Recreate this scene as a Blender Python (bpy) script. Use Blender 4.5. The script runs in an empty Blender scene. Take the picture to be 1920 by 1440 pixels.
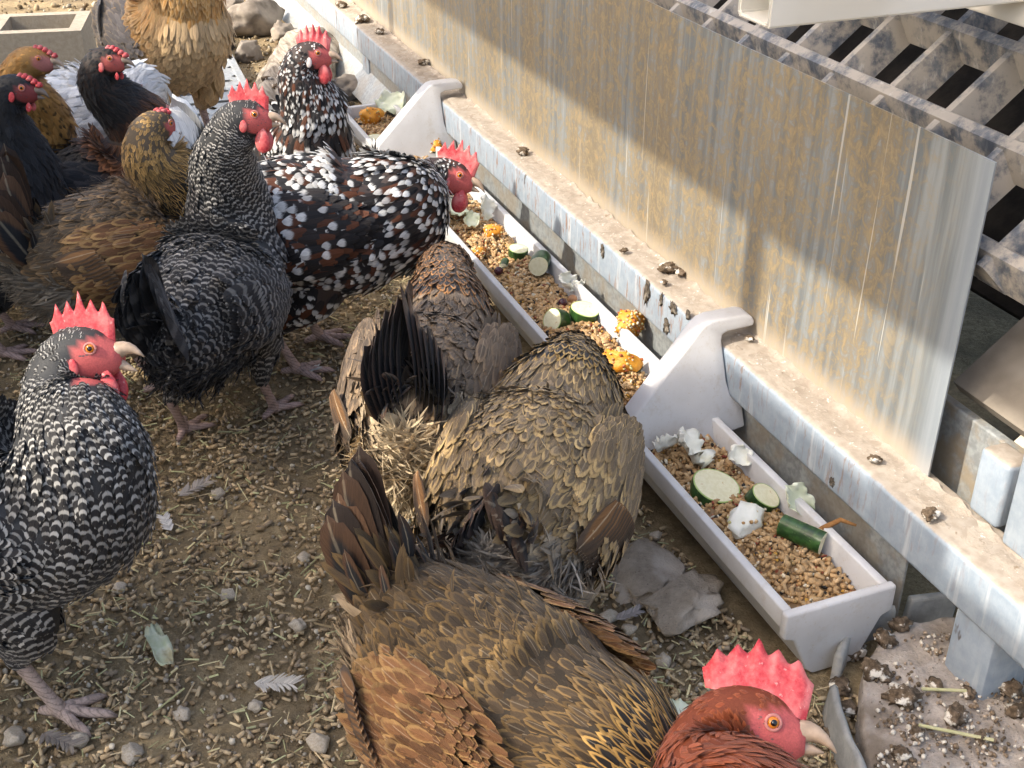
import bpy, bmesh, math, random
import numpy as np
from mathutils import Vector, Matrix, noise as mnoise

rad = math.radians
sc = bpy.context.scene
COL = sc.collection
rng = np.random.default_rng(7)
random.seed(7)

# ------------------------------------------------------------------ camera, sky, sun, exposure
CAM_H = 0.90
F_PX, PITCH, YAW = 2280.0, rad(30.08), rad(21.44)      # solved from the rail, trough and panel edges
cam_d = bpy.data.cameras.new('camera')
cam = bpy.data.objects.new('camera', cam_d); COL.objects.link(cam)
cam.location = (0, 0, CAM_H)
cam.rotation_euler = (rad(90) - PITCH, 0, -YAW)
cam_d.sensor_width = 36.0
cam_d.lens = F_PX / 1920 * 36.0
cam_d.clip_start = 0.02; cam_d.clip_end = 500
sc.camera = cam

SUN_ELEV, SUN_TRAVEL = rad(42), rad(-5)                 # light travels towards +X (the wall), a little towards -Y
world = bpy.data.worlds.new('World'); sc.world = world; world.use_nodes = True
wn = world.node_tree.nodes; wn.clear()
sky = wn.new('ShaderNodeTexSky'); sky.sky_type = 'NISHITA'; sky.sun_disc = False
sky.sun_elevation = SUN_ELEV
sky.sun_rotation = rad(90) - (SUN_TRAVEL + math.pi)
bg = wn.new('ShaderNodeBackground'); bg.inputs[1].default_value = 0.15
sky.dust_density = 6.0; sky.air_density = 1.0; sky.ozone_density = 0.6
wo = wn.new('ShaderNodeOutputWorld')
world.node_tree.links.new(sky.outputs[0], bg.inputs[0]); world.node_tree.links.new(bg.outputs[0], wo.inputs[0])
sd = bpy.data.lights.new('sun', 'SUN'); sd.energy = 2.0; sd.angle = rad(0.42); sd.color = (1.0, 0.93, 0.82)
sun = bpy.data.objects.new('sun', sd); COL.objects.link(sun)
tr = Vector((math.cos(SUN_TRAVEL) * math.cos(SUN_ELEV), math.sin(SUN_TRAVEL) * math.cos(SUN_ELEV), -math.sin(SUN_ELEV)))
sun.rotation_euler = tr.to_track_quat('-Z', 'Y').to_euler()
sun.location = (-3, 0, 4)
sc.view_settings.view_transform = 'Standard'; sc.view_settings.look = 'None'
sc.view_settings.exposure = 1.66; sc.view_settings.gamma = 1
sc.view_settings.use_curve_mapping = False

# pixel helpers: a pixel gives a direction, the distance comes from a height or a wall plane
FWv = np.array([math.sin(YAW) * math.cos(PITCH), math.cos(YAW) * math.cos(PITCH), -math.sin(PITCH)])
Rv = np.array([math.cos(YAW), -math.sin(YAW), 0]); Uv = np.cross(Rv, FWv)
def px_z(px, py, z):
    d = FWv + Rv * (px - 960) / F_PX - Uv * (py - 720) / F_PX
    return np.array([0, 0, CAM_H]) + d * ((z - CAM_H) / d[2])

# ------------------------------------------------------------------ node helper
class G:
    def __init__(s, name, rough=0.7, spec=0.3):
        s.m = bpy.data.materials.new(name); s.m.use_nodes = True
        s.t = s.m.node_tree; s.n = s.t.nodes; s.l = s.t.links
        s.b = s.n['Principled BSDF']; s.b.inputs['Roughness'].default_value = rough
        s.b.inputs['Specular IOR Level'].default_value = spec
    def put(s, sock, v):
        if hasattr(v, 'is_output') or isinstance(v, bpy.types.NodeSocket): s.l.new(v, sock)
        elif v is not None: sock.default_value = v
    def math(s, op, a, b=None, c=None, clamp=False):
        n = s.n.new('ShaderNodeMath'); n.operation = op; n.use_clamp = clamp
        for i, v in enumerate((a, b, c)):
            if v is not None: s.put(n.inputs[i], v)
        return n.outputs[0]
    def mix(s, f, a, b, mode='MIX'):
        n = s.n.new('ShaderNodeMix'); n.data_type = 'RGBA'; n.blend_type = mode
        def cc(v): return v if isinstance(v, bpy.types.NodeSocket) else (tuple(v) + (1,) if len(v) == 3 else v)
        s.put(n.inputs[0], f); s.put(n.inputs[6], cc(a)); s.put(n.inputs[7], cc(b))
        return n.outputs[2]
    def ss(s, v, a, b, lo=0.0, hi=1.0):
        n = s.n.new('ShaderNodeMapRange'); n.interpolation_type = 'SMOOTHSTEP'
        s.put(n.inputs[0], v)
        for i, k in enumerate((a, b, lo, hi)): n.inputs[i + 1].default_value = k
        return n.outputs[0]
    def attr(s, name):
        n = s.n.new('ShaderNodeAttribute'); n.attribute_name = name; return n
    def obj(s, scale=(1, 1, 1), loc=(0, 0, 0), src='Object'):
        tc = s.n.new('ShaderNodeTexCoord'); mp = s.n.new('ShaderNodeMapping')
        mp.inputs['Scale'].default_value = scale; mp.inputs['Location'].default_value = loc
        s.l.new(tc.outputs[src], mp.inputs[0]); return mp.outputs[0]
    def sep(s, v):
        n = s.n.new('ShaderNodeSeparateXYZ'); s.l.new(v, n.inputs[0]); return n.outputs
    def comb(s, x, y, z):
        n = s.n.new('ShaderNodeCombineXYZ')
        for i, v in enumerate((x, y, z)): s.put(n.inputs[i], v)
        return n.outputs[0]
    def noise(s, vec, scale=5.0, detail=4.0, rough=0.55, dist=0.0):
        n = s.n.new('ShaderNodeTexNoise'); s.l.new(vec, n.inputs['Vector'])
        n.inputs['Scale'].default_value = scale; n.inputs['Detail'].default_value = detail
        n.inputs['Roughness'].default_value = rough; n.inputs['Distortion'].default_value = dist
        return n.outputs[0]
    def voro(s, vec, scale=5.0):
        n = s.n.new('ShaderNodeTexVoronoi'); s.l.new(vec, n.inputs['Vector']); n.inputs['Scale'].default_value = scale
        return n.outputs
    def bump(s, h, strength=0.3, dist=0.01):
        n = s.n.new('ShaderNodeBump'); n.inputs['Strength'].default_value = strength; n.inputs['Distance'].default_value = dist
        s.l.new(h, n.inputs['Height']); s.l.new(n.outputs[0], s.b.inputs['Normal'])
    def col(s, c):
        s.put(s.b.inputs['Base Color'], tuple(c) + (1,) if isinstance(c, (tuple, list)) and len(c) == 3 else c); return s

def mottled(name, c1, c2, scale=30, rough=0.8, bump=0.3, c3=None, spec=0.25, dist=0.004):
    g = G(name, rough, spec); o = g.obj()
    n1 = g.noise(o, scale, 6, 0.6); c = g.mix(g.ss(n1, .35, .65), c1, c2)
    if c3 is not None: c = g.mix(g.ss(g.noise(o, scale * .33, 4, .6), .52, .68), c, c3)
    g.col(c); g.bump(g.noise(o, scale * 2.2, 5, .65), bump, dist)
    return g.m

# ------------------------------------------------------------------ mesh helpers
def tag(o, label=None, cat=None, group=None, kind=None):
    if label: o['label'] = label
    if cat: o['category'] = cat
    if group: o['group'] = group
    if kind: o['kind'] = kind
    return o
def empty(name, loc=(0, 0, 0), rz=0):
    o = bpy.data.objects.new(name, None); o.empty_display_size = .05
    o.location = loc; o.rotation_euler = (0, 0, rz); COL.objects.link(o); return o
def link(name, me, mat=None, parent=None, loc=None):
    o = bpy.data.objects.new(name, me); COL.objects.link(o)
    if mat is not None and not me.materials:
        for m in (mat if isinstance(mat, (list, tuple)) else [mat]): me.materials.append(m)
    if parent is not None: o.parent = parent
    if loc is not None: o.location = loc
    return o
def mesh_raw(name, V, Fs, attrs=None, smooth=True, midx=None):
    """V (n,3); Fs: list of (m,k) int arrays"""
    me = bpy.data.meshes.new(name)
    V = np.asarray(V, np.float32); me.vertices.add(len(V)); me.vertices.foreach_set('co', V.ravel())
    Fs = [np.asarray(f, np.int32) for f in Fs if len(f)]
    li = np.concatenate([f.ravel() for f in Fs]); tot = np.concatenate([np.full(len(f), f.shape[1], np.int32) for f in Fs])
    st = np.concatenate([[0], np.cumsum(tot)[:-1]]).astype(np.int32)
    me.loops.add(len(li)); me.loops.foreach_set('vertex_index', li)
    me.polygons.add(len(tot)); me.polygons.foreach_set('loop_start', st)
    try: me.polygons.foreach_set('loop_total', tot)
    except Exception: pass
    if midx is not None: me.polygons.foreach_set('material_index', np.asarray(midx, np.int32))
    me.polygons.foreach_set('use_smooth', np.full(len(tot), smooth, bool))
    me.update(calc_edges=True)
    for k, a in (attrs or {}).items():
        at = me.attributes.new(k, 'FLOAT_COLOR', 'POINT')
        a = np.asarray(a, np.float32)
        if a.shape[1] == 3: a = np.concatenate([a, np.ones((len(a), 1), np.float32)], 1)
        at.data.foreach_set('color', a.ravel())
    return me
class Acc:
    """collects vertices, faces and attributes of several pieces into one mesh"""
    def __init__(s): s.V = []; s.Q = []; s.T = []; s.A = {}; s.n = 0
    def add(s, V, Q=None, T=None, **A):
        V = np.asarray(V, float)
        if Q is not None and len(Q): s.Q.append(np.asarray(Q) + s.n)
        if T is not None and len(T): s.T.append(np.asarray(T) + s.n)
        for k, a in A.items():
            a = np.asarray(a, float)
            if a.ndim == 1: a = np.tile(a, (len(V), 1))
            s.A.setdefault(k, []).append(a)
        s.V.append(V); s.n += len(V)
    def mesh(s, name, smooth=True):
        Fs = []
        if s.Q: Fs.append(np.concatenate(s.Q))
        if s.T: Fs.append(np.concatenate(s.T))
        return mesh_raw(name, np.concatenate(s.V), Fs, {k: np.concatenate(a) for k, a in s.A.items()}, smooth)
def box_mesh(name, x0, x1, y0, y1, z0, z1, bevel=0.0, seg=2):
    bm = bmesh.new(); bmesh.ops.create_cube(bm, size=1)
    for v in bm.verts: v.co = Vector(((x0 + x1) / 2 + v.co.x * (x1 - x0), (y0 + y1) / 2 + v.co.y * (y1 - y0), (z0 + z1) / 2 + v.co.z * (z1 - z0)))
    if bevel: bmesh.ops.bevel(bm, geom=bm.edges[:], offset=bevel, segments=seg, affect='EDGES', profile=.5)
    me = bpy.data.meshes.new(name); bm.to_mesh(me); bm.free()
    for p in me.polygons: p.use_smooth = False
    return me
def prism(name, pts, axis, a0, a1, bevel=0.0, skew=0.0, seg=2):
    """extrude a closed 2D profile; axis 'y': pts are (x,z); axis 'z': pts are (x,y)"""
    bm = bmesh.new()
    def mkv(p, a):
        return bm.verts.new((p[0], a + skew * (p[1] - .09), p[1]) if axis == 'y' else (p[0], p[1], a))
    A = [mkv(p, a0) for p in pts]; B = [mkv(p, a1) for p in pts]; n = len(pts)
    for i in range(n): bm.faces.new((A[i], A[(i + 1) % n], B[(i + 1) % n], B[i]))
    bm.faces.new(A[::-1]); bm.faces.new(B)
    bmesh.ops.recalc_face_normals(bm, faces=bm.faces[:])
    if bevel: bmesh.ops.bevel(bm, geom=[e for e in bm.edges if len(e.link_faces) == 2 and e.calc_face_angle(0) > .6], offset=bevel, segments=seg, affect='EDGES', profile=.5, clamp_overlap=True)
    me = bpy.data.meshes.new(name); bm.to_mesh(me); bm.free()
    return me
def smooth_by_angle(o, ang=35):
    me = o.data
    for p in me.polygons: p.use_smooth = True
    me.update()
    try: me.set_sharp_from_angle(angle=rad(ang))
    except Exception: pass
    return o
def tube_arrays(P, r, k=8, cap=True):
    P = np.asarray(P, float); r = np.broadcast_to(np.asarray(r, float), (len(P),)); n = len(P)
    T = np.gradient(P, axis=0); T /= np.linalg.norm(T, axis=1)[:, None] + 1e-9
    ref = np.array([0, 0, 1.0]) if abs(T[:, 2]).mean() < .8 else np.array([1.0, 0, 0])
    A = np.cross(T, ref); A /= np.linalg.norm(A, axis=1)[:, None] + 1e-9; B = np.cross(T, A)
    th = np.arange(k) / k * 2 * np.pi
    V = P[:, None] + r[:, None, None] * (A[:, None] * np.cos(th)[None, :, None] + B[:, None] * np.sin(th)[None, :, None])
    V = V.reshape(-1, 3); i = np.arange(n - 1)[:, None] * k; j = np.arange(k)[None]; j2 = (j + 1) % k
    Q = np.stack([i + j, i + j2, i + k + j2, i + k + j], -1).reshape(-1, 4)
    Tn = np.zeros((0, 3), int)
    if cap:
        V = np.concatenate([V, P[:1], P[-1:]]); a, b = n * k, n * k + 1; jj = np.arange(k)
        Tn = np.concatenate([np.stack([np.full(k, a), (jj + 1) % k, jj], 1), np.stack([np.full(k, b), (n - 1) * k + jj, (n - 1) * k + (jj + 1) % k], 1)])
    return V, Q, Tn
def sphere_arrays(c, r, nu=12, nv=8):
    c = np.asarray(c, float); r = np.broadcast_to(np.asarray(r, float), (3,))
    th = np.linspace(0, np.pi, nv + 1)[1:-1]; ph = np.arange(nu) / nu * 2 * np.pi
    V = [np.stack([np.sin(t) * np.cos(ph), np.sin(t) * np.sin(ph), np.full(nu, np.cos(t))], 1) for t in th]
    V = np.concatenate(V + [[[0, 0, 1]], [[0, 0, -1]]]); m = nv - 1
    i = np.arange(m - 1)[:, None] * nu; j = np.arange(nu)[None]; j2 = (j + 1) % nu
    Q = np.stack([i + j, i + nu + j, i + nu + j2, i + j2], -1).reshape(-1, 4)
    jj = np.arange(nu); a, b = m * nu, m * nu + 1
    T = np.concatenate([np.stack([np.full(nu, a), jj, (jj + 1) % nu], 1), np.stack([np.full(nu, b), (m - 1) * nu + (jj + 1) % nu, (m - 1) * nu + jj], 1)])
    return V * r + c, Q, T
def rock_mesh(name, size, seed, flat=1.0, sub=3, amp=.35, freq=1.6, cuts=0):
    rg = random.Random(seed); planes = []
    for _ in range(cuts):
        q = Vector((rg.gauss(0, 1), rg.gauss(0, 1), rg.gauss(0, .8))).normalized(); planes.append((q, rg.uniform(.62, .9)))
    bm = bmesh.new(); bmesh.ops.create_icosphere(bm, subdivisions=sub, radius=1)
    off = Vector((seed * 3.7, seed * 1.3, seed * 7.1))
    for v in bm.verts:
        n = mnoise.fractal(v.co * freq + off, .8, 2.0, 4) * amp + mnoise.cell(v.co * 1.3 + off) * .06
        v.co = v.co * (1 + n)
        for pn, pd in planes:
            e = v.co.dot(pn) - pd
            if e > 0: v.co -= pn * e * .92
        v.co = Vector((v.co.x * size[0], v.co.y * size[1], v.co.z * size[2]))
    me = bpy.data.meshes.new(name); bm.to_mesh(me); bm.free()
    for p in me.polygons: p.use_smooth = True
    return me

# ------------------------------------------------------------------ materials
def mat_feather():
    g = G('feather', .6, .22)
    f = g.sep(g.attr('fuv').outputs['Vector']); U, V, Rn = f[0], f[1], f[2]
    u = g.math('MULTIPLY_ADD', U, 2, -1); au = g.math('ABSOLUTE', u); u2 = g.math('MULTIPLY', u, u)
    pa = g.attr('pat'); p = g.sep(pa.outputs['Vector']); shaftw = pa.outputs['Alpha']
    # barbs sweep outwards from the shaft towards the tip
    q = g.math('SUBTRACT', V, g.math('MULTIPLY', au, .35))
    barb = g.noise(g.comb(g.math('MULTIPLY', q, 26), g.math('MULTIPLY', Rn, 90), g.math('MULTIPLY', u, 1.2)), 1, 3, .65)
    wob = g.math('MULTIPLY_ADD', barb, .22, -.11)
    dv = g.math('DIVIDE', g.math('SUBTRACT', V, .32), .68)
    rr = g.math('SQRT', g.math('ADD', u2, g.math('MULTIPLY', dv, g.math('MAXIMUM', dv, 0))))
    lace = g.ss(g.math('ADD', rr, wob), .62, .86)
    tip = g.ss(g.math('ADD', g.math('ADD', V, g.math('MULTIPLY', u2, -.10)), g.math('MULTIPLY', wob, 1.5)), .55, .70)
    vb = g.math('ADD', g.math('MULTIPLY_ADD', u2, -.10, V), g.math('MULTIPLY', wob, .35))
    bar = g.ss(g.math('SINE', g.math('ADD', g.math('MULTIPLY', vb, 19.5), g.math('MULTIPLY', Rn, 1.2))), 0.0, .85)
    mk = g.math('ADD', g.math('ADD', g.math('MULTIPLY', lace, p[0]), g.math('MULTIPLY', tip, p[1])), g.math('MULTIPLY', bar, p[2]), clamp=True)
    c = g.mix(mk, g.attr('ca').outputs['Color'], g.attr('cb').outputs['Color'])
    sh = g.math('MULTIPLY', g.ss(au, .14, .03), shaftw)
    c = g.mix(sh, c, (.55, .45, .30))
    k = g.math('MULTIPLY_ADD', barb, 1.1, .45)
    k = g.math('MULTIPLY', k, g.math('MULTIPLY_ADD', Rn, .5, .75))
    kc = g.comb(k, k, k)
    g.col(g.mix(1.0, c, kc, 'MULTIPLY'))
    g.bump(g.math('SUBTRACT', barb, g.math('MULTIPLY', g.ss(au, .12, .0), -.6)), .5, .0012)
    g.b.inputs['Sheen Weight'].default_value = .12
    g.b.inputs['Sheen Roughness'].default_value = .4
    return g.m
def mat_skin():
    g = G('hen_skin', .62, .3); a = g.attr('col'); o = g.obj()
    n = g.noise(o, 640, 4, .7); sc_ = g.sep(o)
    rings = g.math('SINE', g.math('ADD', g.math('MULTIPLY', sc_[2], 1300), g.math('ADD', g.math('MULTIPLY', sc_[0], 900), g.math('MULTIPLY', n, 3))))
    leg = g.math('SUBTRACT', 1.0, a.outputs['Alpha']); groove = g.math('MULTIPLY', g.ss(rings, .55, .95), leg)
    n2 = g.math('SUBTRACT', n, g.math('MULTIPLY', groove, .9)); dirt = g.math('MULTIPLY', g.ss(g.noise(o, 70, 4, .7), .45, .65), leg)
    k = g.math('MULTIPLY', g.math('MULTIPLY_ADD', n, 1.0, .5), g.math('SUBTRACT', g.math('MULTIPLY_ADD', groove, -.35, 1.0), g.math('MULTIPLY', dirt, .35)))
    g.col(g.mix(1.0, a.outputs['Color'], g.comb(k, k, k), 'MULTIPLY')); g.bump(n2, .35, .0009)
    return g.m
def mat_comb():
    g = G('comb_skin', .45, .4); o = g.obj()
    n = g.noise(o, 260, 4, .65); n2 = g.noise(o, 45, 3)
    c = g.mix(g.ss(n, .35, .7), (.46, .030, .040), (.64, .095, .095)); c = g.mix(g.ss(n2, .42, .7), c, (.66, .21, .19)); c = g.mix(g.math('MULTIPLY', g.ss(g.noise(o, 90, 4, .7), .58, .72), .6), c, (.30, .025, .03)); c = g.mix(g.math('MULTIPLY', g.ss(g.noise(g.obj((1, 1, 1), (3, 1, 2)), 210, 3, .6), .64, .72), .5), c, (.75, .50, .44))
    g.col(c); g.bump(n, .45, .0012); g.b.inputs['Subsurface Weight'].default_value = .15
    g.b.inputs['Subsurface Radius'].default_value = (.01, .003, .002); return g.m
def mat_plain(name, c, rough=.5, spec=.4, var=.25, scale=80):
    g = G(name, rough, spec); o = g.obj(); k = g.math('MULTIPLY_ADD', g.noise(o, scale, 4), var * 2, 1 - var)
    g.col(g.mix(1.0, c, g.comb(k, k, k), 'MULTIPLY')); g.bump(g.noise(o, scale * 3, 3), .12, .001); return g.m
def mat_vcol(name, rough=.7, spec=.25, var=.5, scale=300, bump=.3):
    g = G(name, rough, spec); o = g.obj(); n = g.noise(o, scale, 3, .6); k = g.math('MULTIPLY_ADD', n, var * 2, 1 - var)
    g.col(g.mix(1.0, g.attr('col').outputs['Color'], g.comb(k, k, k), 'MULTIPLY')); g.bump(n, bump, .001); return g.m

M_FEATHER, M_SKIN, M_COMB = mat_feather(), mat_skin(), mat_comb()
M_BEAK = mat_plain('beak_horn', (.40, .29, .20), .4, .45, .55, 120)
M_LID = mat_plain('eyelid', (.50, .20, .17), .6, .3, .4, 300)
M_BEAKD = mat_plain('beak_dark', (.16, .12, .09), .4, .45, .4, 160)
M_IRIS = mat_plain('iris', (.62, .20, .02), .12, .6, .3, 300)
M_PUPIL = mat_plain('pupil', (.004, .004, .004), .08, .7, .1)
M_LOBE = mat_plain('earlobe', (.62, .30, .27), .6, .3, .4, 200)
M_LOBEW = mat_plain('earlobe_white', (.70, .62, .58), .6, .3, .3, 200)
M_BITS = mat_vcol('litter_bits', .85, .15, .45, 260, .4)
M_GRAIN = mat_vcol('grain', .6, .3, .35, 420, .35)

def mat_ground():
    g = G('litter_soil', .95, .1); o = g.obj()
    n1, n2, n3 = g.noise(o, 3.2, 5, .6), g.noise(o, 90, 6, .7), g.noise(o, 320, 4, .7)
    c = g.mix(g.ss(n2, .3, .7), (.21, .155, .085), (.38, .295, .17))
    c = g.mix(g.ss(n3, .5, .75), c, (.46, .37, .23)); c = g.mix(g.ss(n1, .48, .66), c, (.20, .155, .095))
    c = g.mix(g.math('MULTIPLY', g.ss(g.noise(o, 11, 5, .65), .42, .62), .6), c, (.15, .115, .07))
    g.col(c); g.bump(g.math('ADD', n2, g.math('MULTIPLY', n3, .5)), .9, .006); return g.m
def mat_panel():
    g = G('galvanised_panel', .5, .4); o = g.obj(); s = g.sep(o)
    fine = g.noise(g.obj((1, 1, .75)), 85, 6, .72, .8)
    big = g.noise(g.obj((1, 1, .35)), 8, 5, .6)
    vst = g.noise(g.obj((1, 1, .05)), 60, 4, .6)
    vst2 = g.noise(g.obj((1, 1, .035), (3, 5, 0)), 16, 3, .6)
    zinc = g.mix(g.ss(vst, .35, .68), (.145, .16, .163), (.265, .28, .275))
    film = g.mix(g.ss(fine, .42, .64), (.205, .160, .098), (.315, .24, .13))
    amt = g.math('MULTIPLY', g.ss(g.math('ADD', g.math('MULTIPLY', big, .50), g.math('MULTIPLY', fine, .66)), .49, .64), g.ss(s[1], .83, .98, .0, 1))
    c = g.mix(g.math('MULTIPLY', amt, .86), zinc, film)
    orange = g.math('MULTIPLY', g.ss(fine, .60, .68), g.ss(big, .50, .62))
    c = g.mix(g.math('MULTIPLY', orange, .7), c, (.42, .23, .085))
    drip = g.math('MULTIPLY', g.ss(vst2, .665, .70), g.ss(g.noise(g.obj((1, 1, .5), (9, 0, 2)), 14, 3), .46, .6))
    c = g.mix(g.math('MULTIPLY', drip, .85), c, (.62, .60, .54))
    lines = g.math('MULTIPLY', g.ss(g.noise(g.obj((1, 1, .012), (1, 8, 0)), 120, 2), .68, .72), .6)
    c = g.mix(lines, c, (.58, .57, .52))
    c = g.mix(g.math('MULTIPLY', g.ss(s[2], .21, .172), .75), c, (.44, .37, .28))
    edge = g.ss(s[1], .87, .835); c = g.mix(g.math('MULTIPLY', edge, .55), c, (.29, .33, .37))
    g.col(c); g.b.inputs['Metallic'].default_value = .15
    g.bump(g.math('ADD', fine, big), .12, .002); return g.m
def mat_rail():
    g = G('blue_grey_steel', .5, .4); o = g.obj(); s = g.sep(o)
    n = g.noise(o, 60, 5, .65); st = g.noise(g.obj((1, 1, .16)), 150, 4, .7); wt = g.noise(g.obj((1, 1, .10), (4, 2, 0)), 55, 3, .6)
    c = g.mix(g.ss(n, .3, .7), (.235, .285, .335), (.30, .345, .39))
    c = g.mix(g.math('MULTIPLY', g.ss(wt, .54, .74), .45), c, (.66, .66, .64))
    ramt = g.math('MULTIPLY', g.ss(st, .55, .63), g.ss(g.math('ADD', g.math('MULTIPLY', s[1], .5), g.noise(g.obj((1, 1, 1), (7, 0, 0)), 5, 2)), .85, 1.25, .12, 1))
    c = g.mix(g.math('MULTIPLY', ramt, .85), c, (.23, .13, .075))
    c = g.mix(g.math('MULTIPLY', g.ss(g.noise(g.obj((1, 1, .4), (2, 3, 1)), 22, 4, .7), .66, .70), .9), c, (.07, .055, .045))
    geo = g.n.new('ShaderNodeNewGeometry'); nz = g.sep(geo.outputs['Normal'])[2]
    top = g.ss(g.math('ADD', nz, g.math('MULTIPLY_ADD', g.noise(o, 45, 5, .7), .8, -.4)), .45, .85)
    c = g.mix(top, c, g.mix(g.ss(n, .35, .65), (.265, .22, .172), (.34, .295, .24)))
    g.col(c); g.bump(g.math('ADD', n, st), .25, .002); return g.m
def mat_crust():
    g = G('dust_crust', .95, .1); o = g.obj(); n = g.noise(o, 38, 6, .7); n2 = g.noise(o, 150, 4, .7)
    c = g.mix(g.ss(n, .35, .65), (.265, .22, .172), (.34, .295, .24)); c = g.mix(g.ss(n2, .60, .72), c, (.63, .60, .54)); c = g.mix(g.ss(g.noise(g.obj((1, 1, 1), (5, 1, 0)), 60, 4), .66, .72), c, (.20, .155, .11))
    g.col(c); g.bump(g.math('ADD', n, n2), .5, .003); return g.m
def mat_galv(name='galvanised_plate', dirt=.5):
    g = G(name, .45, .45); o = g.obj(); n = g.noise(o, 20, 5, .6); n2 = g.noise(o, 120, 4, .6)
    c = g.mix(g.ss(n2, .35, .65), (.25, .265, .265), (.36, .38, .38))
    c = g.mix(g.math('MULTIPLY', g.ss(n, .42, .6), dirt), c, (.33, .26, .17))
    g.col(c); g.b.inputs['Metallic'].default_value = .25; g.bump(n2, .15, .001); return g.m
def mat_plastic():
    g = G('white_plastic', .42, .4); o = g.obj(); n = g.noise(o, 14, 4, .6); n2 = g.noise(o, 300, 3, .6); n3 = g.noise(o, 34, 6, .75)
    c = g.mix(g.ss(n, .35, .7), (.56, .555, .545), (.50, .49, .475)); c = g.mix(g.math('MULTIPLY', g.ss(n2, .62, .72), .5), c, (.42, .35, .25)); c = g.mix(g.math('MULTIPLY', g.ss(n3, .52, .70), .42), c, (.40, .34, .26))
    g.col(c); g.bump(n2, .04, .001); return g.m
def mat_slat():
    g = G('dark_slat_plastic', .6, .35); o = g.obj(); n = g.noise(o, 28, 6, .68); n2 = g.noise(g.obj((1, 1, .3), (2, 0, 0)), 60, 4, .65)
    c = g.mix(g.ss(n2, .35, .65), (.055, .065, .082), (.12, .13, .145))
    c = g.mix(g.math('MULTIPLY', g.ss(n, .38, .58), .9), c, (.33, .295, .245)); c = g.mix(g.math('MULTIPLY', g.ss(n2, .60, .70), .7), c, (.44, .415, .37))
    geo = g.n.new('ShaderNodeNewGeometry'); nz = g.sep(geo.outputs['Normal'])[2]
    c = g.mix(g.math('MULTIPLY', g.ss(nz, .75, .99), .7), c, (.31, .28, .235))
    g.col(c); g.bump(n, .35, .003); return g.m
def mat_concrete(name, a, b, c3=None, scale=60):
    g = G(name, .95, .1); o = g.obj(); n = g.noise(o, scale, 6, .7); n2 = g.noise(o, scale * 6, 3, .6); n3 = g.noise(o, 9, 4, .6)
    c = g.mix(g.ss(n, .3, .7), a, b); c = g.mix(g.ss(n2, .62, .75), c, tuple(x * .45 for x in a))
    if c3: c = g.mix(g.ss(n3, .48, .62), c, c3)
    g.col(c); g.bump(g.math('ADD', n, n2), .7, .003); return g.m
def mat_dropping():
    g = G('dropping', .9, .15); o = g.obj(); n = g.noise(o, 55, 4, .65); n2 = g.noise(o, 160, 4, .6)
    c = g.mix(g.ss(n2, .35, .65), (.07, .05, .032), (.17, .125, .085)); c = g.mix(g.ss(n, .52, .60), c, (.62, .58, .50))
    g.col(c); g.bump(n2, .6, .003); return g.m
def mat_cream():
    g = G('cream_paint', .55, .35); o = g.obj(); n = g.noise(o, 22, 5, .65)
    c = g.mix(g.ss(g.noise(o, 6, 3), .4, .6), (.62, .58, .49), (.70, .67, .59)); c = g.mix(g.ss(n, .60, .72), c, (.36, .22, .12))
    g.col(c); g.bump(n, .12, .002); return g.m
def mat_wood():
    g = G('weathered_wood', .95, .1); o = g.obj((1, 1, 1)); n = g.noise(g.obj((14, 1.2, 14)), 6, 5, .7); n2 = g.noise(o, 40, 5, .7)
    c = g.mix(g.ss(n, .35, .65), (.16, .135, .105), (.36, .32, .265)); c = g.mix(g.ss(n2, .6, .72), c, (.10, .08, .055))
    g.col(c); g.bump(n, .7, .006); return g.m
M_GROUND, M_PANEL, M_RAIL, M_CRUST, M_GALV, M_PLASTIC, M_SLAT = mat_ground(), mat_panel(), mat_rail(), mat_crust(), mat_galv(), mat_plastic(), mat_slat()
M_BLOCK = mat_concrete('block_concrete', (.33, .285, .22), (.42, .37, .295), scale=90)
M_STONE = mat_concrete('field_stone', (.25, .205, .15), (.37, .31, .235), (.46, .40, .325), 60)
M_SLAB = mat_concrete('slab_stone', (.27, .23, .19), (.42, .37, .32), (.20, .16, .12), 42)
M_DROP, M_CREAM, M_WOOD = mat_dropping(), mat_cream(), mat_wood()
M_BOARD = mottled('grey_brown_board', (.17, .145, .115), (.24, .21, .17), 14, .85, .2, (.30, .27, .23))
M_PALEBOARD = mottled('pale_board', (.50, .43, .34), (.60, .54, .45), 16, .85, .2)
M_BLUE = mottled('pale_blue_paint', (.50, .57, .66), (.58, .65, .73), 18, .5, .06, (.62, .62, .60), .4)
M_GREYTILE = mottled('grey_pipe', (.24, .24, .225), (.34, .335, .31), 40, .8, .3, (.42, .38, .31))

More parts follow.
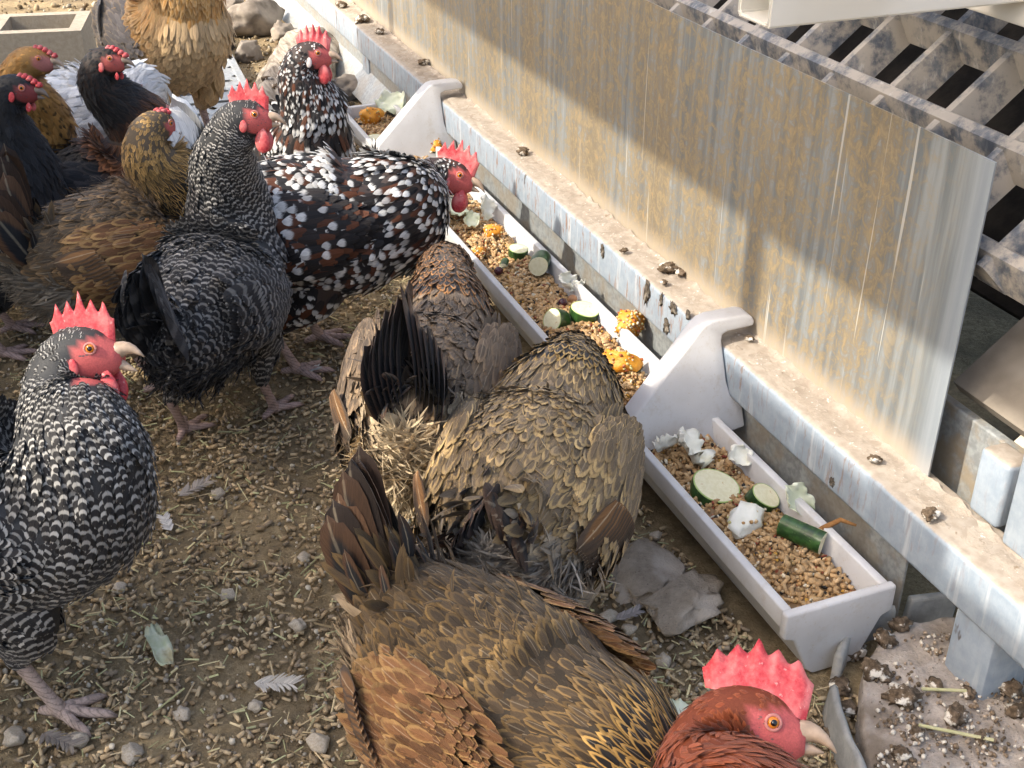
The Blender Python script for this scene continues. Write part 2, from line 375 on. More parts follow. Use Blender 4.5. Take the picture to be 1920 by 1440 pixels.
# ------------------------------------------------------------------ ground
def ground():
    nx, ny = 90, 90
    xs = np.concatenate([np.linspace(-40, -1.5, 12)[:-1], np.linspace(-1.5, 1.6, 110), np.linspace(1.6, 40, 12)[1:]])
    ys = np.concatenate([np.linspace(-40, -.2, 8)[:-1], np.linspace(-.2, 4.6, 150), np.linspace(4.6, 60, 12)[1:]])
    X, Y = np.meshgrid(xs, ys); Z = np.zeros_like(X)
    for i in range(X.shape[0]):
        for j in range(X.shape[1]):
            if -1.6 < X[i, j] < 1.7 and -.3 < Y[i, j] < 4.7:
                Z[i, j] = mnoise.noise(Vector((X[i, j] * 6, Y[i, j] * 6, 0))) * .005 + mnoise.noise(Vector((X[i, j] * 22, Y[i, j] * 22, 3))) * .003 - .003
    V = np.stack([X, Y, Z], -1).reshape(-1, 3); w = len(xs)
    i = np.arange(len(ys) - 1)[:, None] * w; j = np.arange(w - 1)[None]
    Q = np.stack([i + j, i + j + 1, i + w + j + 1, i + w + j], -1).reshape(-1, 4)
    o = link('ground', mesh_raw('ground', V, [Q]), M_GROUND); o['kind'] = 'structure'
ground()

def scatter_pieces(n, tmplV, tmplF, pos, size, cols, up=.35, zoff=0.0):
    """instances of a template joined in one mesh; size (n,3)"""
    k = len(tmplV); yaw = rng.uniform(0, 2 * np.pi, n); tilt = rng.normal(0, up, n); roll = rng.uniform(0, 2 * np.pi, n)
    V = tmplV[None] * size[:, None, :]
    cr, sr = np.cos(roll)[:, None], np.sin(roll)[:, None]
    y, z = V[..., 1] * cr - V[..., 2] * sr, V[..., 1] * sr + V[..., 2] * cr; x = V[..., 0]
    ct, st = np.cos(tilt)[:, None], np.sin(tilt)[:, None]; x, z = x * ct - z * st, x * st + z * ct
    cy, sy = np.cos(yaw)[:, None], np.sin(yaw)[:, None]; x, y = x * cy - y * sy, x * sy + y * cy
    V = np.stack([x, y, z], -1) + pos[:, None, :]
    V[..., 2] += zoff
    Fs = [(np.asarray(f)[None] + (np.arange(n) * k)[:, None, None]).reshape(-1, np.asarray(f).shape[1]) for f in tmplF]
    return V.reshape(-1, 3), Fs, np.repeat(cols, k, 0)
def cyl_tmpl(k=6, jag=0.0):
    V, Q, T = tube_arrays([(-.5, 0, 0), (.5, 0, 0)], .5, k); return V, [Q, T]
OCT = np.array([[.5, 0, 0], [-.5, 0, 0], [0, .5, 0], [0, -.5, 0], [0, 0, .5], [0, 0, -.5]])
OCTF = [np.array([[0, 2, 4], [2, 1, 4], [1, 3, 4], [3, 0, 4], [2, 0, 5], [1, 2, 5], [3, 1, 5], [0, 3, 5]])]
SPH_V, SPH_Q, SPH_T = sphere_arrays((0, 0, 0), .5, 6, 4)
CRUMB_V = SPH_V + rng.normal(0, .07, SPH_V.shape)
def litter_pos(n, x0, x1, y0, y1):
    P = np.stack([rng.uniform(x0, x1, n * 3), y0 + (y1 - y0) * rng.uniform(0, 1, n * 3) ** 1.6, np.zeros(n * 3)], 1)
    k = []
    for p in P:                                                     # clumpy cover
        c = mnoise.noise(Vector((p[0] * 9, p[1] * 9, 1.7))) + .5 * mnoise.noise(Vector((p[0] * 30, p[1] * 30, 4)))
        k.append(c * .28 + random.uniform(-.6, .6))
    i = np.argsort(k)[-n:]; return P[i]
def clear_trough(P):
    m = ~((P[:, 0] > .61) & (P[:, 1] > .75)); return P[m]
def litter():
    # feed pellets
    P = clear_trough(litter_pos(17000, -.55, .66, .55, 2.6)); n = len(P)
    V, F = cyl_tmpl(7)
    L = rng.uniform(.0045, .0115, n); D = rng.uniform(.0032, .0052, n)
    pal = np.array([(.50, .36, .20), (.41, .295, .165), (.58, .44, .26), (.34, .255, .155), (.28, .22, .15), (.46, .36, .22)])
    cols = pal[rng.integers(0, len(pal), n)] * rng.uniform(.7, 1.15, (n, 1))
    P[:, 2] = rng.uniform(-.001, .004, n)
    v, f, c = scatter_pieces(n, V, F, P, np.stack([L, D, D], 1), cols, .18)
    o = link('feed_pellets', mesh_raw('feed_pellets', v, f, {'col': c}), M_BITS)
    tag(o, 'tan feed pellets trodden all over the ground litter', 'feed pellets', kind='stuff')
    # crumbs of soil and small gravel
    P = clear_trough(litter_pos(34000, -.6, .66, .5, 3.4)); n = len(P)
    S = (.0022 + .0055 * rng.uniform(0, 1, (n, 1)) ** 2.2) * rng.uniform(.6, 1.2, (n, 3))
    pal = np.array([(.25, .185, .105), (.35, .27, .16), (.46, .36, .225), (.30, .26, .20), (.54, .48, .37), (.20, .145, .085)])
    cols = pal[rng.integers(0, len(pal), n)] * rng.uniform(.7, 1.2, (n, 1)); P[:, 2] = rng.uniform(-.001, .003, n)
    m = 5000; P2 = np.stack([rng.uniform(-.6, .72, m), rng.uniform(2.5, 5.2, m), rng.uniform(-.002, .004, m)], 1); S2 = (.005 + .022 * rng.uniform(0, 1, (m, 1)) ** 3) * rng.uniform(.6, 1.2, (m, 3))
    P = np.concatenate([P, P2]); S = np.concatenate([S, S2]); cols = np.concatenate([cols, pal[rng.integers(0, len(pal), m)] * rng.uniform(.4, .8, (m, 1))]); n += m
    v, f, c = scatter_pieces(n, CRUMB_V, [SPH_Q, SPH_T], P, S, cols, .5)
    o = link('soil_crumbs', mesh_raw('soil_crumbs', v, f, {'col': c}), M_BITS)
    tag(o, 'small brown crumbs of soil and grit covering the ground', 'grit', kind='stuff')
    # chopped straw
    P = clear_trough(litter_pos(11000, -.6, .66, .5, 2.9)); n = len(P)
    BV = np.array([[sx * .5, sy * .5, sz * .5] for sx in (-1, 1) for sy in (-1, 1) for sz in (-1, 1)])
    BF = [np.array([[0, 1, 3, 2], [4, 6, 7, 5], [0, 4, 5, 1], [2, 3, 7, 6], [0, 2, 6, 4], [1, 5, 7, 3]])]
    L = np.clip(rng.lognormal(-4.55, .55, n), .004, .05)
    W = rng.uniform(.0007, .0021, n)
    pal = np.array([(.62, .54, .30), (.50, .49, .27), (.66, .53, .31), (.46, .45, .23), (.54, .42, .25), (.36, .27, .15)])
    cols = pal[rng.integers(0, len(pal), n)] * rng.uniform(.65, 1.1, (n, 1)); P[:, 2] = rng.uniform(.003, .009, n)
    v, f, c = scatter_pieces(n, BV, BF, P, np.stack([L, W, W * .6], 1), cols, .10)
    o = link('chopped_straw', mesh_raw('chopped_straw', v, f, {'col': c}, smooth=False), M_BITS)
    tag(o, 'short pale straw and hay bits scattered over the litter', 'straw', kind='stuff')
litter()

# ------------------------------------------------------------------ wall side: rail, panels, slats
RX0, RX1, RZ0, RZ1 = .745, .812, .107, .169
def thing(name, label, cat, loc=(0, 0, 0), group=None):
    return tag(empty(name, loc), label, cat, group)
def rail():
    r = thing('steel_rail', 'pale blue-grey box steel rail with dusty top running along the wall', 'rail')
    o = link('beam', prism('beam', [(RX0, RZ0), (RX0, RZ1), (RX1, RZ1), (RX1, RZ0)], 'y', .25, 4.8, .007, seg=4), M_RAIL, r); smooth_by_angle(o, 50)
    # dust and dropping crust on the top, real relief
    xs = np.linspace(RX0 + .006, .797, 12); ys = np.linspace(.25, 4.8, 900); X, Y = np.meshgrid(xs, ys, indexing='ij'); Z = np.zeros_like(X)
    for i in range(X.shape[0]):
        e = min(1, min(i, 11 - i * .0) / 2.5)
        for j in range(X.shape[1]):
            n = mnoise.fractal(Vector((X[i, j] * 38, Y[i, j] * 38, 0)), .7, 2, 4); n2 = mnoise.noise(Vector((X[i, j] * 11, Y[i, j] * 11, 5)))
            Z[i, j] = RZ1 - .0015 + e * (.0022 + .0022 * n + .0018 * n2) + (.003 if i == 11 else .001 if i == 10 else 0) * (1 + n)
    V = np.stack([X, Y, Z], -1).reshape(-1, 3); w = len(ys); i = np.arange(11)[:, None] * w; j = np.arange(w - 1)[None]
    link('dust_crust', mesh_raw('dust_crust', V, [np.stack([i + j, i + w + j, i + w + j + 1, i + j + 1], -1).reshape(-1, 4)]), M_CRUST, r)
    for y in (.68, 2.9, 4.4):
        smooth_by_angle(link('leg', box_mesh('leg', .752, .806, y - .028, y + .028, -.02, RZ0 - .002, .004), M_RAIL, r), 40)
rail()
def sheet(name, x, y0, y1, z0, z1, th, bow, seed, mat, ny=40, nz=16, lean=0.0):
    ys, zs = np.linspace(y0, y1, ny), np.linspace(z0, z1, nz); A = Acc()
    Y, Z = np.meshgrid(ys, zs, indexing='ij'); X = np.zeros_like(Y)
    for i in range(ny):
        for j in range(nz): X[i, j] = x + bow * mnoise.noise(Vector((Y[i, j] * 1.6 + seed, Z[i, j] * 2.2, seed))) + lean * (Z[i, j] - z0)
    F = np.stack([X, Y, Z], -1).reshape(-1, 3); Bk = F + C_([th, 0, 0]); V = np.concatenate([F, Bk]); m = ny * nz
    i = np.arange(ny - 1)[:, None] * nz; j = np.arange(nz - 1)[None]; q = np.stack([i + j, i + j + 1, i + nz + j + 1, i + nz + j], -1).reshape(-1, 4)
    def rim(idx): a, b = idx[:-1], idx[1:]; return np.stack([a, b, b + m, a + m], 1)
    ii = np.arange(ny) * nz; jj = np.arange(nz)
    return mesh_raw(name, V, [np.concatenate([q, (q + m)[:, ::-1], rim(ii)[:, ::-1], rim(ii + nz - 1), rim(jj), rim(jj + (ny - 1) * nz)[:, ::-1]])], smooth=False)
C_ = np.array
o = link('sheet_panel', sheet('sheet_panel', .797, .828, 2.383, .160, .518, .002, .006, 3, M_PANEL), M_PANEL); tag(o, 'large stained galvanised sheet panel with mottled tan film standing behind the rail', 'metal panel'); smooth_by_angle(o, 40)
o = link('sheet_panel', sheet('sheet_panel', .803, 2.372, 4.6, .160, .530, .002, .006, 9, M_PANEL), M_PANEL); tag(o, 'bluish streaked sheet panel beyond the seam, past the far trough hanger', 'metal panel'); smooth_by_angle(o, 40)
o = link('lower_plate', sheet('lower_plate', .764, .800, 2.47, -.004, .118, .003, .003, 5, M_GALV, 30, 6), M_GALV); tag(o, 'dirty galvanised plate below the rail, behind the trough', 'metal plate'); smooth_by_angle(o, 40)
def far_skirt():
    g = mat_galv('bluish_plate', .35)
    pts = [(.757, .112), (.757, .070), (.715, .022), (.712, .018), (.716, .016), (.762, .067), (.762, .112)]
    o = link('lower_plate', prism('far_plate', pts, 'y', 2.50, 4.7, .0008), g); tag(o, 'folded bluish metal plate under the rail beyond the far end of the trough', 'metal plate')
far_skirt()

def slats():
    a = rad(39); d = np.array([math.cos(a), 0, math.sin(a)]); nrm = np.array([-math.sin(a), 0, math.cos(a)]); org = np.array([.905, 0, .4915])
    root = thing('slatted_floor', 'sloping dark plastic slatted grating with square holes behind the sheet panel', 'grating')
    pit = .104
    def bar(name, p0, p1, across, crest, basew, depth, lift):
        # trapezoid bar from p0 to p1, crest on top
        prof = [(-crest / 2, 0), (crest / 2, 0), (crest / 2 + .004, -.006), (basew / 2, -depth), (-basew / 2, -depth), (-crest / 2 - .004, -.006)]
        V = [p + across * u + nrm * (h + lift) for p in (p0, p1) for u, h in prof]; k = len(prof)
        Fq = np.array([[i, (i + 1) % k, k + (i + 1) % k, k + i] for i in range(k)]); me = mesh_raw(name, np.array(V), [Fq, np.array([list(range(k))[::-1]]), np.array([[k + i for i in range(k)]])], smooth=False)
        bm = bmesh.new(); bm.from_mesh(me); bmesh.ops.recalc_face_normals(bm, faces=bm.faces[:]); bm.to_mesh(me); bm.free()
        smooth_by_angle(link('slat_bar', me, M_SLAT, root), 30)
    Yd = np.array([0, 1.0, 0])
    for r in range(-1, 9):
        p = org + d * (r * pit); bar('slat_bar', p + Yd * .42, p + Yd * 2.9, d, .012, .042, .034, .0025)
    for c in range(-4, 20):
        y = .83 + c * .0985; p = org + Yd * y; bar('cross_bar', p + d * (-1.2 * pit), p + d * (8.2 * pit), Yd, .009, .040, .034, 0)
    # added dark sheet standing in for the shade inside the grating holes
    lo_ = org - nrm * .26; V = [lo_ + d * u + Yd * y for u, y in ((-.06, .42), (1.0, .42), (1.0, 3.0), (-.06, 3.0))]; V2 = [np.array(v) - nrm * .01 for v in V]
    me = mesh_raw('hole_shade_sheet', np.array(V + V2), [np.array([[0, 1, 2, 3], [7, 6, 5, 4], [0, 4, 5, 1], [1, 5, 6, 2], [2, 6, 7, 3], [3, 7, 4, 0]])], smooth=False)
    link('hole_shade_sheet', me, mottled('hole_shade_dark', (.008, .007, .006), (.02, .017, .014), 25, .95, .3), root)
    return org, d, nrm, Yd
ORG, DD, NN, YD = slats()
def slab_between(name, corners, th, mat, label, cat):
    A = np.array(corners, float); n = np.cross(A[1] - A[0], A[3] - A[0]); n /= np.linalg.norm(n); B = A - n * th
    me = mesh_raw(name, np.concatenate([A, B]), [np.array([[0, 1, 2, 3], [7, 6, 5, 4], [0, 4, 5, 1], [1, 5, 6, 2], [2, 6, 7, 3], [3, 7, 4, 0]])], smooth=False)
    bm = bmesh.new(); bm.from_mesh(me); bmesh.ops.recalc_face_normals(bm, faces=bm.faces[:]); bm.to_mesh(me); bm.free()
    o = link(name, me, mat); tag(o, label, cat); return o
# boards that slope under the grating
def slope_pt(x, y, z0x, z0): return (x, y, z0 + (x - z0x) * math.tan(rad(39)))
slab_between('sloping_board', [slope_pt(.845, .50, .845, .255), slope_pt(1.30, .50, .845, .255), slope_pt(1.30, .87, .845, .255), slope_pt(.845, .87, .845, .255)], .018, M_BOARD, 'grey-brown sloping board under the slatted grating, behind the panel edge', 'board')
slab_between('pale_board', [slope_pt(.845, .36, .845, .225), slope_pt(1.2, .36, .845, .225), slope_pt(1.2, .78, .845, .225), slope_pt(.845, .78, .845, .225)], .012, M_PALEBOARD, 'pale dusty sloping board beside the light blue post', 'board')
o = link('support_angle', box_mesh('support_angle', .838, .850, .40, 1.4, .13, .235, .002), mat_galv('angle_steel', .8)); tag(o, 'dirty upright steel strip holding the sloping boards behind the rail', 'steel strip')
o = link('blue_post', box_mesh('blue_post', .792, .842, .655, .712, .1695, 1.15, .005, 3), M_RAIL); tag(smooth_by_angle(o, 40), 'light blue square steel post standing on the rail near its bare end', 'post')
o = link('blue_block', box_mesh('blue_block', .800, .832, .728, .770, .1695, .245, .006, 3), M_RAIL); tag(smooth_by_angle(o, 40), 'short blue steel stub between the panel edge and the blue post', 'steel stub')
# cream tubes above the grating
def tube_beam(name, p0, ax, ln, w, h, label):
    r = thing(name, label, 'beam'); ax = np.array(ax, float); s = np.cross(ax, [0, 0, 1.0]); up = np.array([0, 0, 1.0]); p0 = np.array(p0, float); t = .004
    def ring(p, w_, h_): return [p + s * (-w_ / 2) + up * 0 + up * ((h - h_) / 2), p + s * (w_ / 2) + up * ((h - h_) / 2), p + s * (w_ / 2) + up * ((h + h_) / 2), p + s * (-w_ / 2) + up * ((h + h_) / 2)]
    V = ring(p0, w, h) + ring(p0 + ax * ln, w, h) + ring(p0, w - 2 * t, h - 2 * t) + ring(p0 + ax * ln, w - 2 * t, h - 2 * t)
    Fq = [];
    for i in range(4):
        j = (i + 1) % 4; Fq += [[i, j, 4 + j, 4 + i], [8 + j, 8 + i, 12 + i, 12 + j], [j, i, 8 + i, 8 + j], [4 + i, 4 + j, 12 + j, 12 + i]]
    me = mesh_raw(name, np.array(V), [np.array(Fq)], smooth=False); bm = bmesh.new(); bm.from_mesh(me); bmesh.ops.recalc_face_normals(bm, faces=bm.faces[:])
    bmesh.ops.bevel(bm, geom=bm.edges[:], offset=.0018, segments=2, affect='EDGES'); bm.to_mesh(me); bm.free()
    smooth_by_angle(link('tube', me, M_CREAM, r), 40)
q = px_z(1440, 55, .625); tube_beam('cream_beam', (q[0], q[1] + .028, .625), (1, 0, 0), .9, .056, .06, 'rust-spotted cream square tube with open end, lying across above the grating')
q = px_z(1840, 26, .60); tube_beam('cream_beam', (q[0] + .028, .40, .60), (0, 1, 0), .95, .056, .05, 'cream tube running along the wall above the open-ended tube')

# ------------------------------------------------------------------ feed trough
TX, TW, TY0, TY1, TZ = .662, .0635, .772, 2.555, .09
def trough():
    r = thing('feed_trough', 'long white plastic feed trough hung on the rail by two hangers', 'trough', (TX, TY0, 0))
    # closed profile (outer and inner skin) extruded along the wall
    w = TW
    prof = [(w, .090), (w, .066), (w - .009, .061), (w - .028, .016), (w - .036, .006), (-w + .036, .006), (-w + .028, .016), (-w + .009, .061), (-w, .066), (-w, .090),
            (-w + .0105, .090), (-w + .0115, .064), (-w + .034, .016), (-w + .040, .011), (w - .040, .011), (w - .034, .016), (w - .0115, .064), (w - .0105, .090)]
    me = prism('trough_body', prof, 'y', .006, TY1 - TY0 - .006, .0018, seg=2); smooth_by_angle(link('trough_body', me, M_PLASTIC, r), 50)
    cap = [(w + .003, .0925), (w + .003, .060), (w - .010, .055), (w - .030, .010), (w - .040, .001), (-w + .040, .001), (-w + .030, .010), (-w + .010, .055), (-w - .003, .060), (-w - .003, .0925)]
    for y in (-.005, TY1 - TY0 - .006):
        smooth_by_angle(link('end_cap', prism('end_cap', cap, 'y', y, y + .011, .0035, seg=3), M_PLASTIC, r), 50)
    br = [(-.066, .0935), (-.060, .104), (.052, .192), (.062, .198), (.074, .2005), (.118, .2005), (.129, .198), (.132, .192), (.130, .1865), (.092, .1855), (.084, .183), (.0815, .176), (.081, .128), (.084, .112), (.091, .104), (.099, .102), (.099, .072), (.074, .069), (.052, .060), (.030, .044), (-.030, .044), (-.052, .062), (-.066, .070)]
    for y in (1.128 - TY0, 2.245 - TY0):
        smooth_by_angle(link('hanger', prism('hanger', br, 'y', y, y + .030, .004, skew=.45, seg=3), M_PLASTIC, r), 50)
trough()

# ------------------------------------------------------------------ unseen shade casters added at the camera's left: fence, eave beam, post
def yard_shade():
    fx, sh = -1.25, .455; bounce_pale = mottled('bounce_pale_board', (.52, .50, .46), (.62, .60, .56), 20, .9, .3, (.40, .37, .32))  # boards kept pale so the added fence bounces fill light
    r = thing('shade_fence', 'unseen tall fence of pale boards added on the left to shade the litter', 'fence')  # out of view, plank heights set to keep the litter shaded
    y = .02 + sh; rg = random.Random(3)
    while y < 2.55 + sh:
        w = rg.uniform(.13, .16); q = y - sh; top = 1.95 if q < .76 else 1.36 if q < .98 else 1.60 if q < 1.95 else 2.0
        # gaps shaped to let sun patches reach the litter and a hen
        segs = [(0, top + rg.uniform(-.02, .02))]
        if 1.27 < q < 1.42: segs = [(0, 1.135), (1.235, top)]
        if .56 < q <= .76: segs = [(0, 1.34), (1.70, 1.95)]
        for a, b in segs: link('plank', box_mesh('plank', fx - .012, fx + .012, y, y + w - .004, a, b, .002), bounce_pale, r)
        y += w
    for z in (.4, 1.27): link('shade_fence_rail', box_mesh('shade_fence_rail', fx - .06, fx - .014, .02 + sh, 2.6 + sh, z, z + .06, .003), M_WOOD, r)
    e = thing('eave', 'unseen tin eave added on the left to shade the panel top', 'eave'); zt = 2.14  # out of view, placed and sized to shade panel top and grating
    link('tin_sheet', box_mesh('tin_sheet', fx + .02, -.45, .15 + sh, 2.6 + sh, zt, zt + .02, .002), M_GALV, e)
    for y in (.915 + sh, 2.56 + sh): link('eave_post', box_mesh('eave_post', fx + .03, fx + .075, y - .02, y + .02, 0, zt - .002, .003), M_WOOD, e)
yard_shade()

# ------------------------------------------------------------------ hens
FV = np.array([0, .28, .56, .8, .94, 1.0])
def feather_arrays(P, D, N, L, W, lift, curl, sh, ca, cb, pat, rn=None, bend=None):
    """leaf-shaped feathers: 6 rows x 3 columns each. sh 0 = round tip, 1 = pointed"""
    n = len(P)
    D = D / (np.linalg.norm(D, axis=1)[:, None] + 1e-9); N = N - D * np.sum(N * D, 1)[:, None]; N = N / (np.linalg.norm(N, axis=1)[:, None] + 1e-9)
    B = np.cross(D, N)
    L, W, lift, curl, sh = [np.broadcast_to(np.asarray(a, float), (n,)) for a in (L, W, lift, curl, sh)]
    wr = np.array([.40, .86, 1.0, .90, .62, .22]); wp = np.array([.45, .95, .90, .55, .24, .03])
    w = wr[None] * (1 - sh[:, None]) + wp[None] * sh[:, None]
    u = np.array([-1, 0, 1.0])
    v = FV[None, :, None] - .05 * (u ** 2)[None, None, :] * FV[None, :, None] ** 3
    hgt = L[:, None, None] * (lift[:, None, None] * v - curl[:, None, None] * v ** 2) + .10 * W[:, None, None] * w[:, :, None] * (1 - u ** 2)[None, None]
    V = P[:, None, None] + D[:, None, None] * (L[:, None, None] * v)[..., None] + B[:, None, None] * (W[:, None, None] * .5 * w[:, :, None] * u[None, None])[..., None] + N[:, None, None] * hgt[..., None]
    if bend is not None: V = V + B[:, None, None] * (np.broadcast_to(bend, (n,))[:, None, None] * L[:, None, None] * v ** 2)[..., None]
    r, c = len(FV), 3; k = r * c
    i = np.arange(r - 1)[:, None] * c; j = np.arange(c - 1)[None]
    q = np.stack([i + j, i + j + 1, i + c + j + 1, i + c + j], -1).reshape(-1, 4)
    Q = (q[None] + (np.arange(n) * k)[:, None, None]).reshape(-1, 4)
    if rn is None: rn = rng.uniform(0, 1, n)
    fuv = np.zeros((n, r, c, 4)); fuv[..., 0] = (u * .5 + .5)[None, None]; fuv[..., 1] = FV[None, :, None]; fuv[..., 2] = rn[:, None, None]; fuv[..., 3] = 1
    rep = lambda a: np.repeat(np.broadcast_to(np.asarray(a, float), (n, np.asarray(a).shape[-1])), k, 0)
    return V.reshape(-1, 3), Q, dict(fuv=fuv.reshape(-1, 4), ca=rep(ca), cb=rep(cb), pat=rep(pat))

class Loft:
    """smooth tube through stations (x,y,z, half width, half height, g) with a lateral vector per station"""
    def __init__(s, st, lat, n=64, k=26):
        st = np.asarray(st, float); lat = np.asarray(lat, float)
        d = np.concatenate([[0], np.cumsum(np.linalg.norm(np.diff(st[:, :3], axis=0), axis=1))]); s.len = d[-1]
        t = np.linspace(0, d[-1], n); m = np.gradient(st, d, axis=0)
        i = np.clip(np.searchsorted(d, t, 'right') - 1, 0, len(d) - 2); h = (d[i + 1] - d[i])[:, None]; x = ((t - d[i]) / (d[i + 1] - d[i]))[:, None]
        S = (2 * x**3 - 3 * x**2 + 1) * st[i] + (x**3 - 2 * x**2 + x) * h * m[i] + (-2 * x**3 + 3 * x**2) * st[i + 1] + (x**3 - x**2) * h * m[i + 1]
        la = np.stack([np.interp(t, d, lat[:, a]) for a in range(3)], 1)
        s.C = S[:, :3]; s.ry = np.maximum(S[:, 3], .002); s.rz = np.maximum(S[:, 4], .002); s.g = S[:, 5]; s.t = t
        T = np.gradient(s.C, axis=0)
        for _ in range(3): T[1:-1] = (T[:-2] + T[1:-1] * 2 + T[2:]) / 4
        T /= np.linalg.norm(T, axis=1)[:, None]
        la = la - T * np.sum(la * T, 1)[:, None]; la /= np.linalg.norm(la, axis=1)[:, None]
        s.lat = la; s.up = np.cross(T, la); s.n, s.k = n, k
    def at(s, t, th):
        f = lambda a: np.stack([np.interp(t, s.t, a[:, i]) for i in range(3)], -1)
        ry, rz = np.interp(t, s.t, s.ry), np.interp(t, s.t, s.rz)
        return f(s.C) + f(s.lat) * (ry * np.cos(th))[..., None] + f(s.up) * (rz * np.sin(th))[..., None]
    def frame(s, t, th):
        e = 1e-3; P = s.at(t, th)
        dt = s.at(np.minimum(t + e, s.len), th) - s.at(np.maximum(t - e, 0), th); dh = s.at(t, th + .01) - s.at(t, th - .01)
        dt /= np.linalg.norm(dt, axis=-1)[..., None] + 1e-9
        N = np.cross(dh, dt); N /= np.linalg.norm(N, axis=-1)[..., None] + 1e-9
        return P, -dt, -N if False else N
    def mesh(s):
        th = np.arange(s.k) / s.k * 2 * np.pi
        V = s.C[:, None] + s.lat[:, None] * (s.ry[:, None] * np.cos(th))[..., None] + s.up[:, None] * (s.rz[:, None] * np.sin(th))[..., None]
        n, k = s.n, s.k; i = np.arange(n - 1)[:, None] * k; j = np.arange(k)[None]; j2 = (j + 1) % k
        Q = np.stack([i + j, i + j2, i + k + j2, i + k + j], -1).reshape(-1, 4)
        V = np.concatenate([V.reshape(-1, 3), s.C[:1], s.C[-1:]]); jj = np.arange(k)
        T = np.concatenate([np.stack([np.full(k, n * k), (jj + 1) % k, jj], 1), np.stack([np.full(k, n * k + 1), (n - 1) * k + jj, (n - 1) * k + (jj + 1) % k], 1)])
        return V, Q, T

def lerp(a, b, t): return a + (b - a) * t
C = np.array
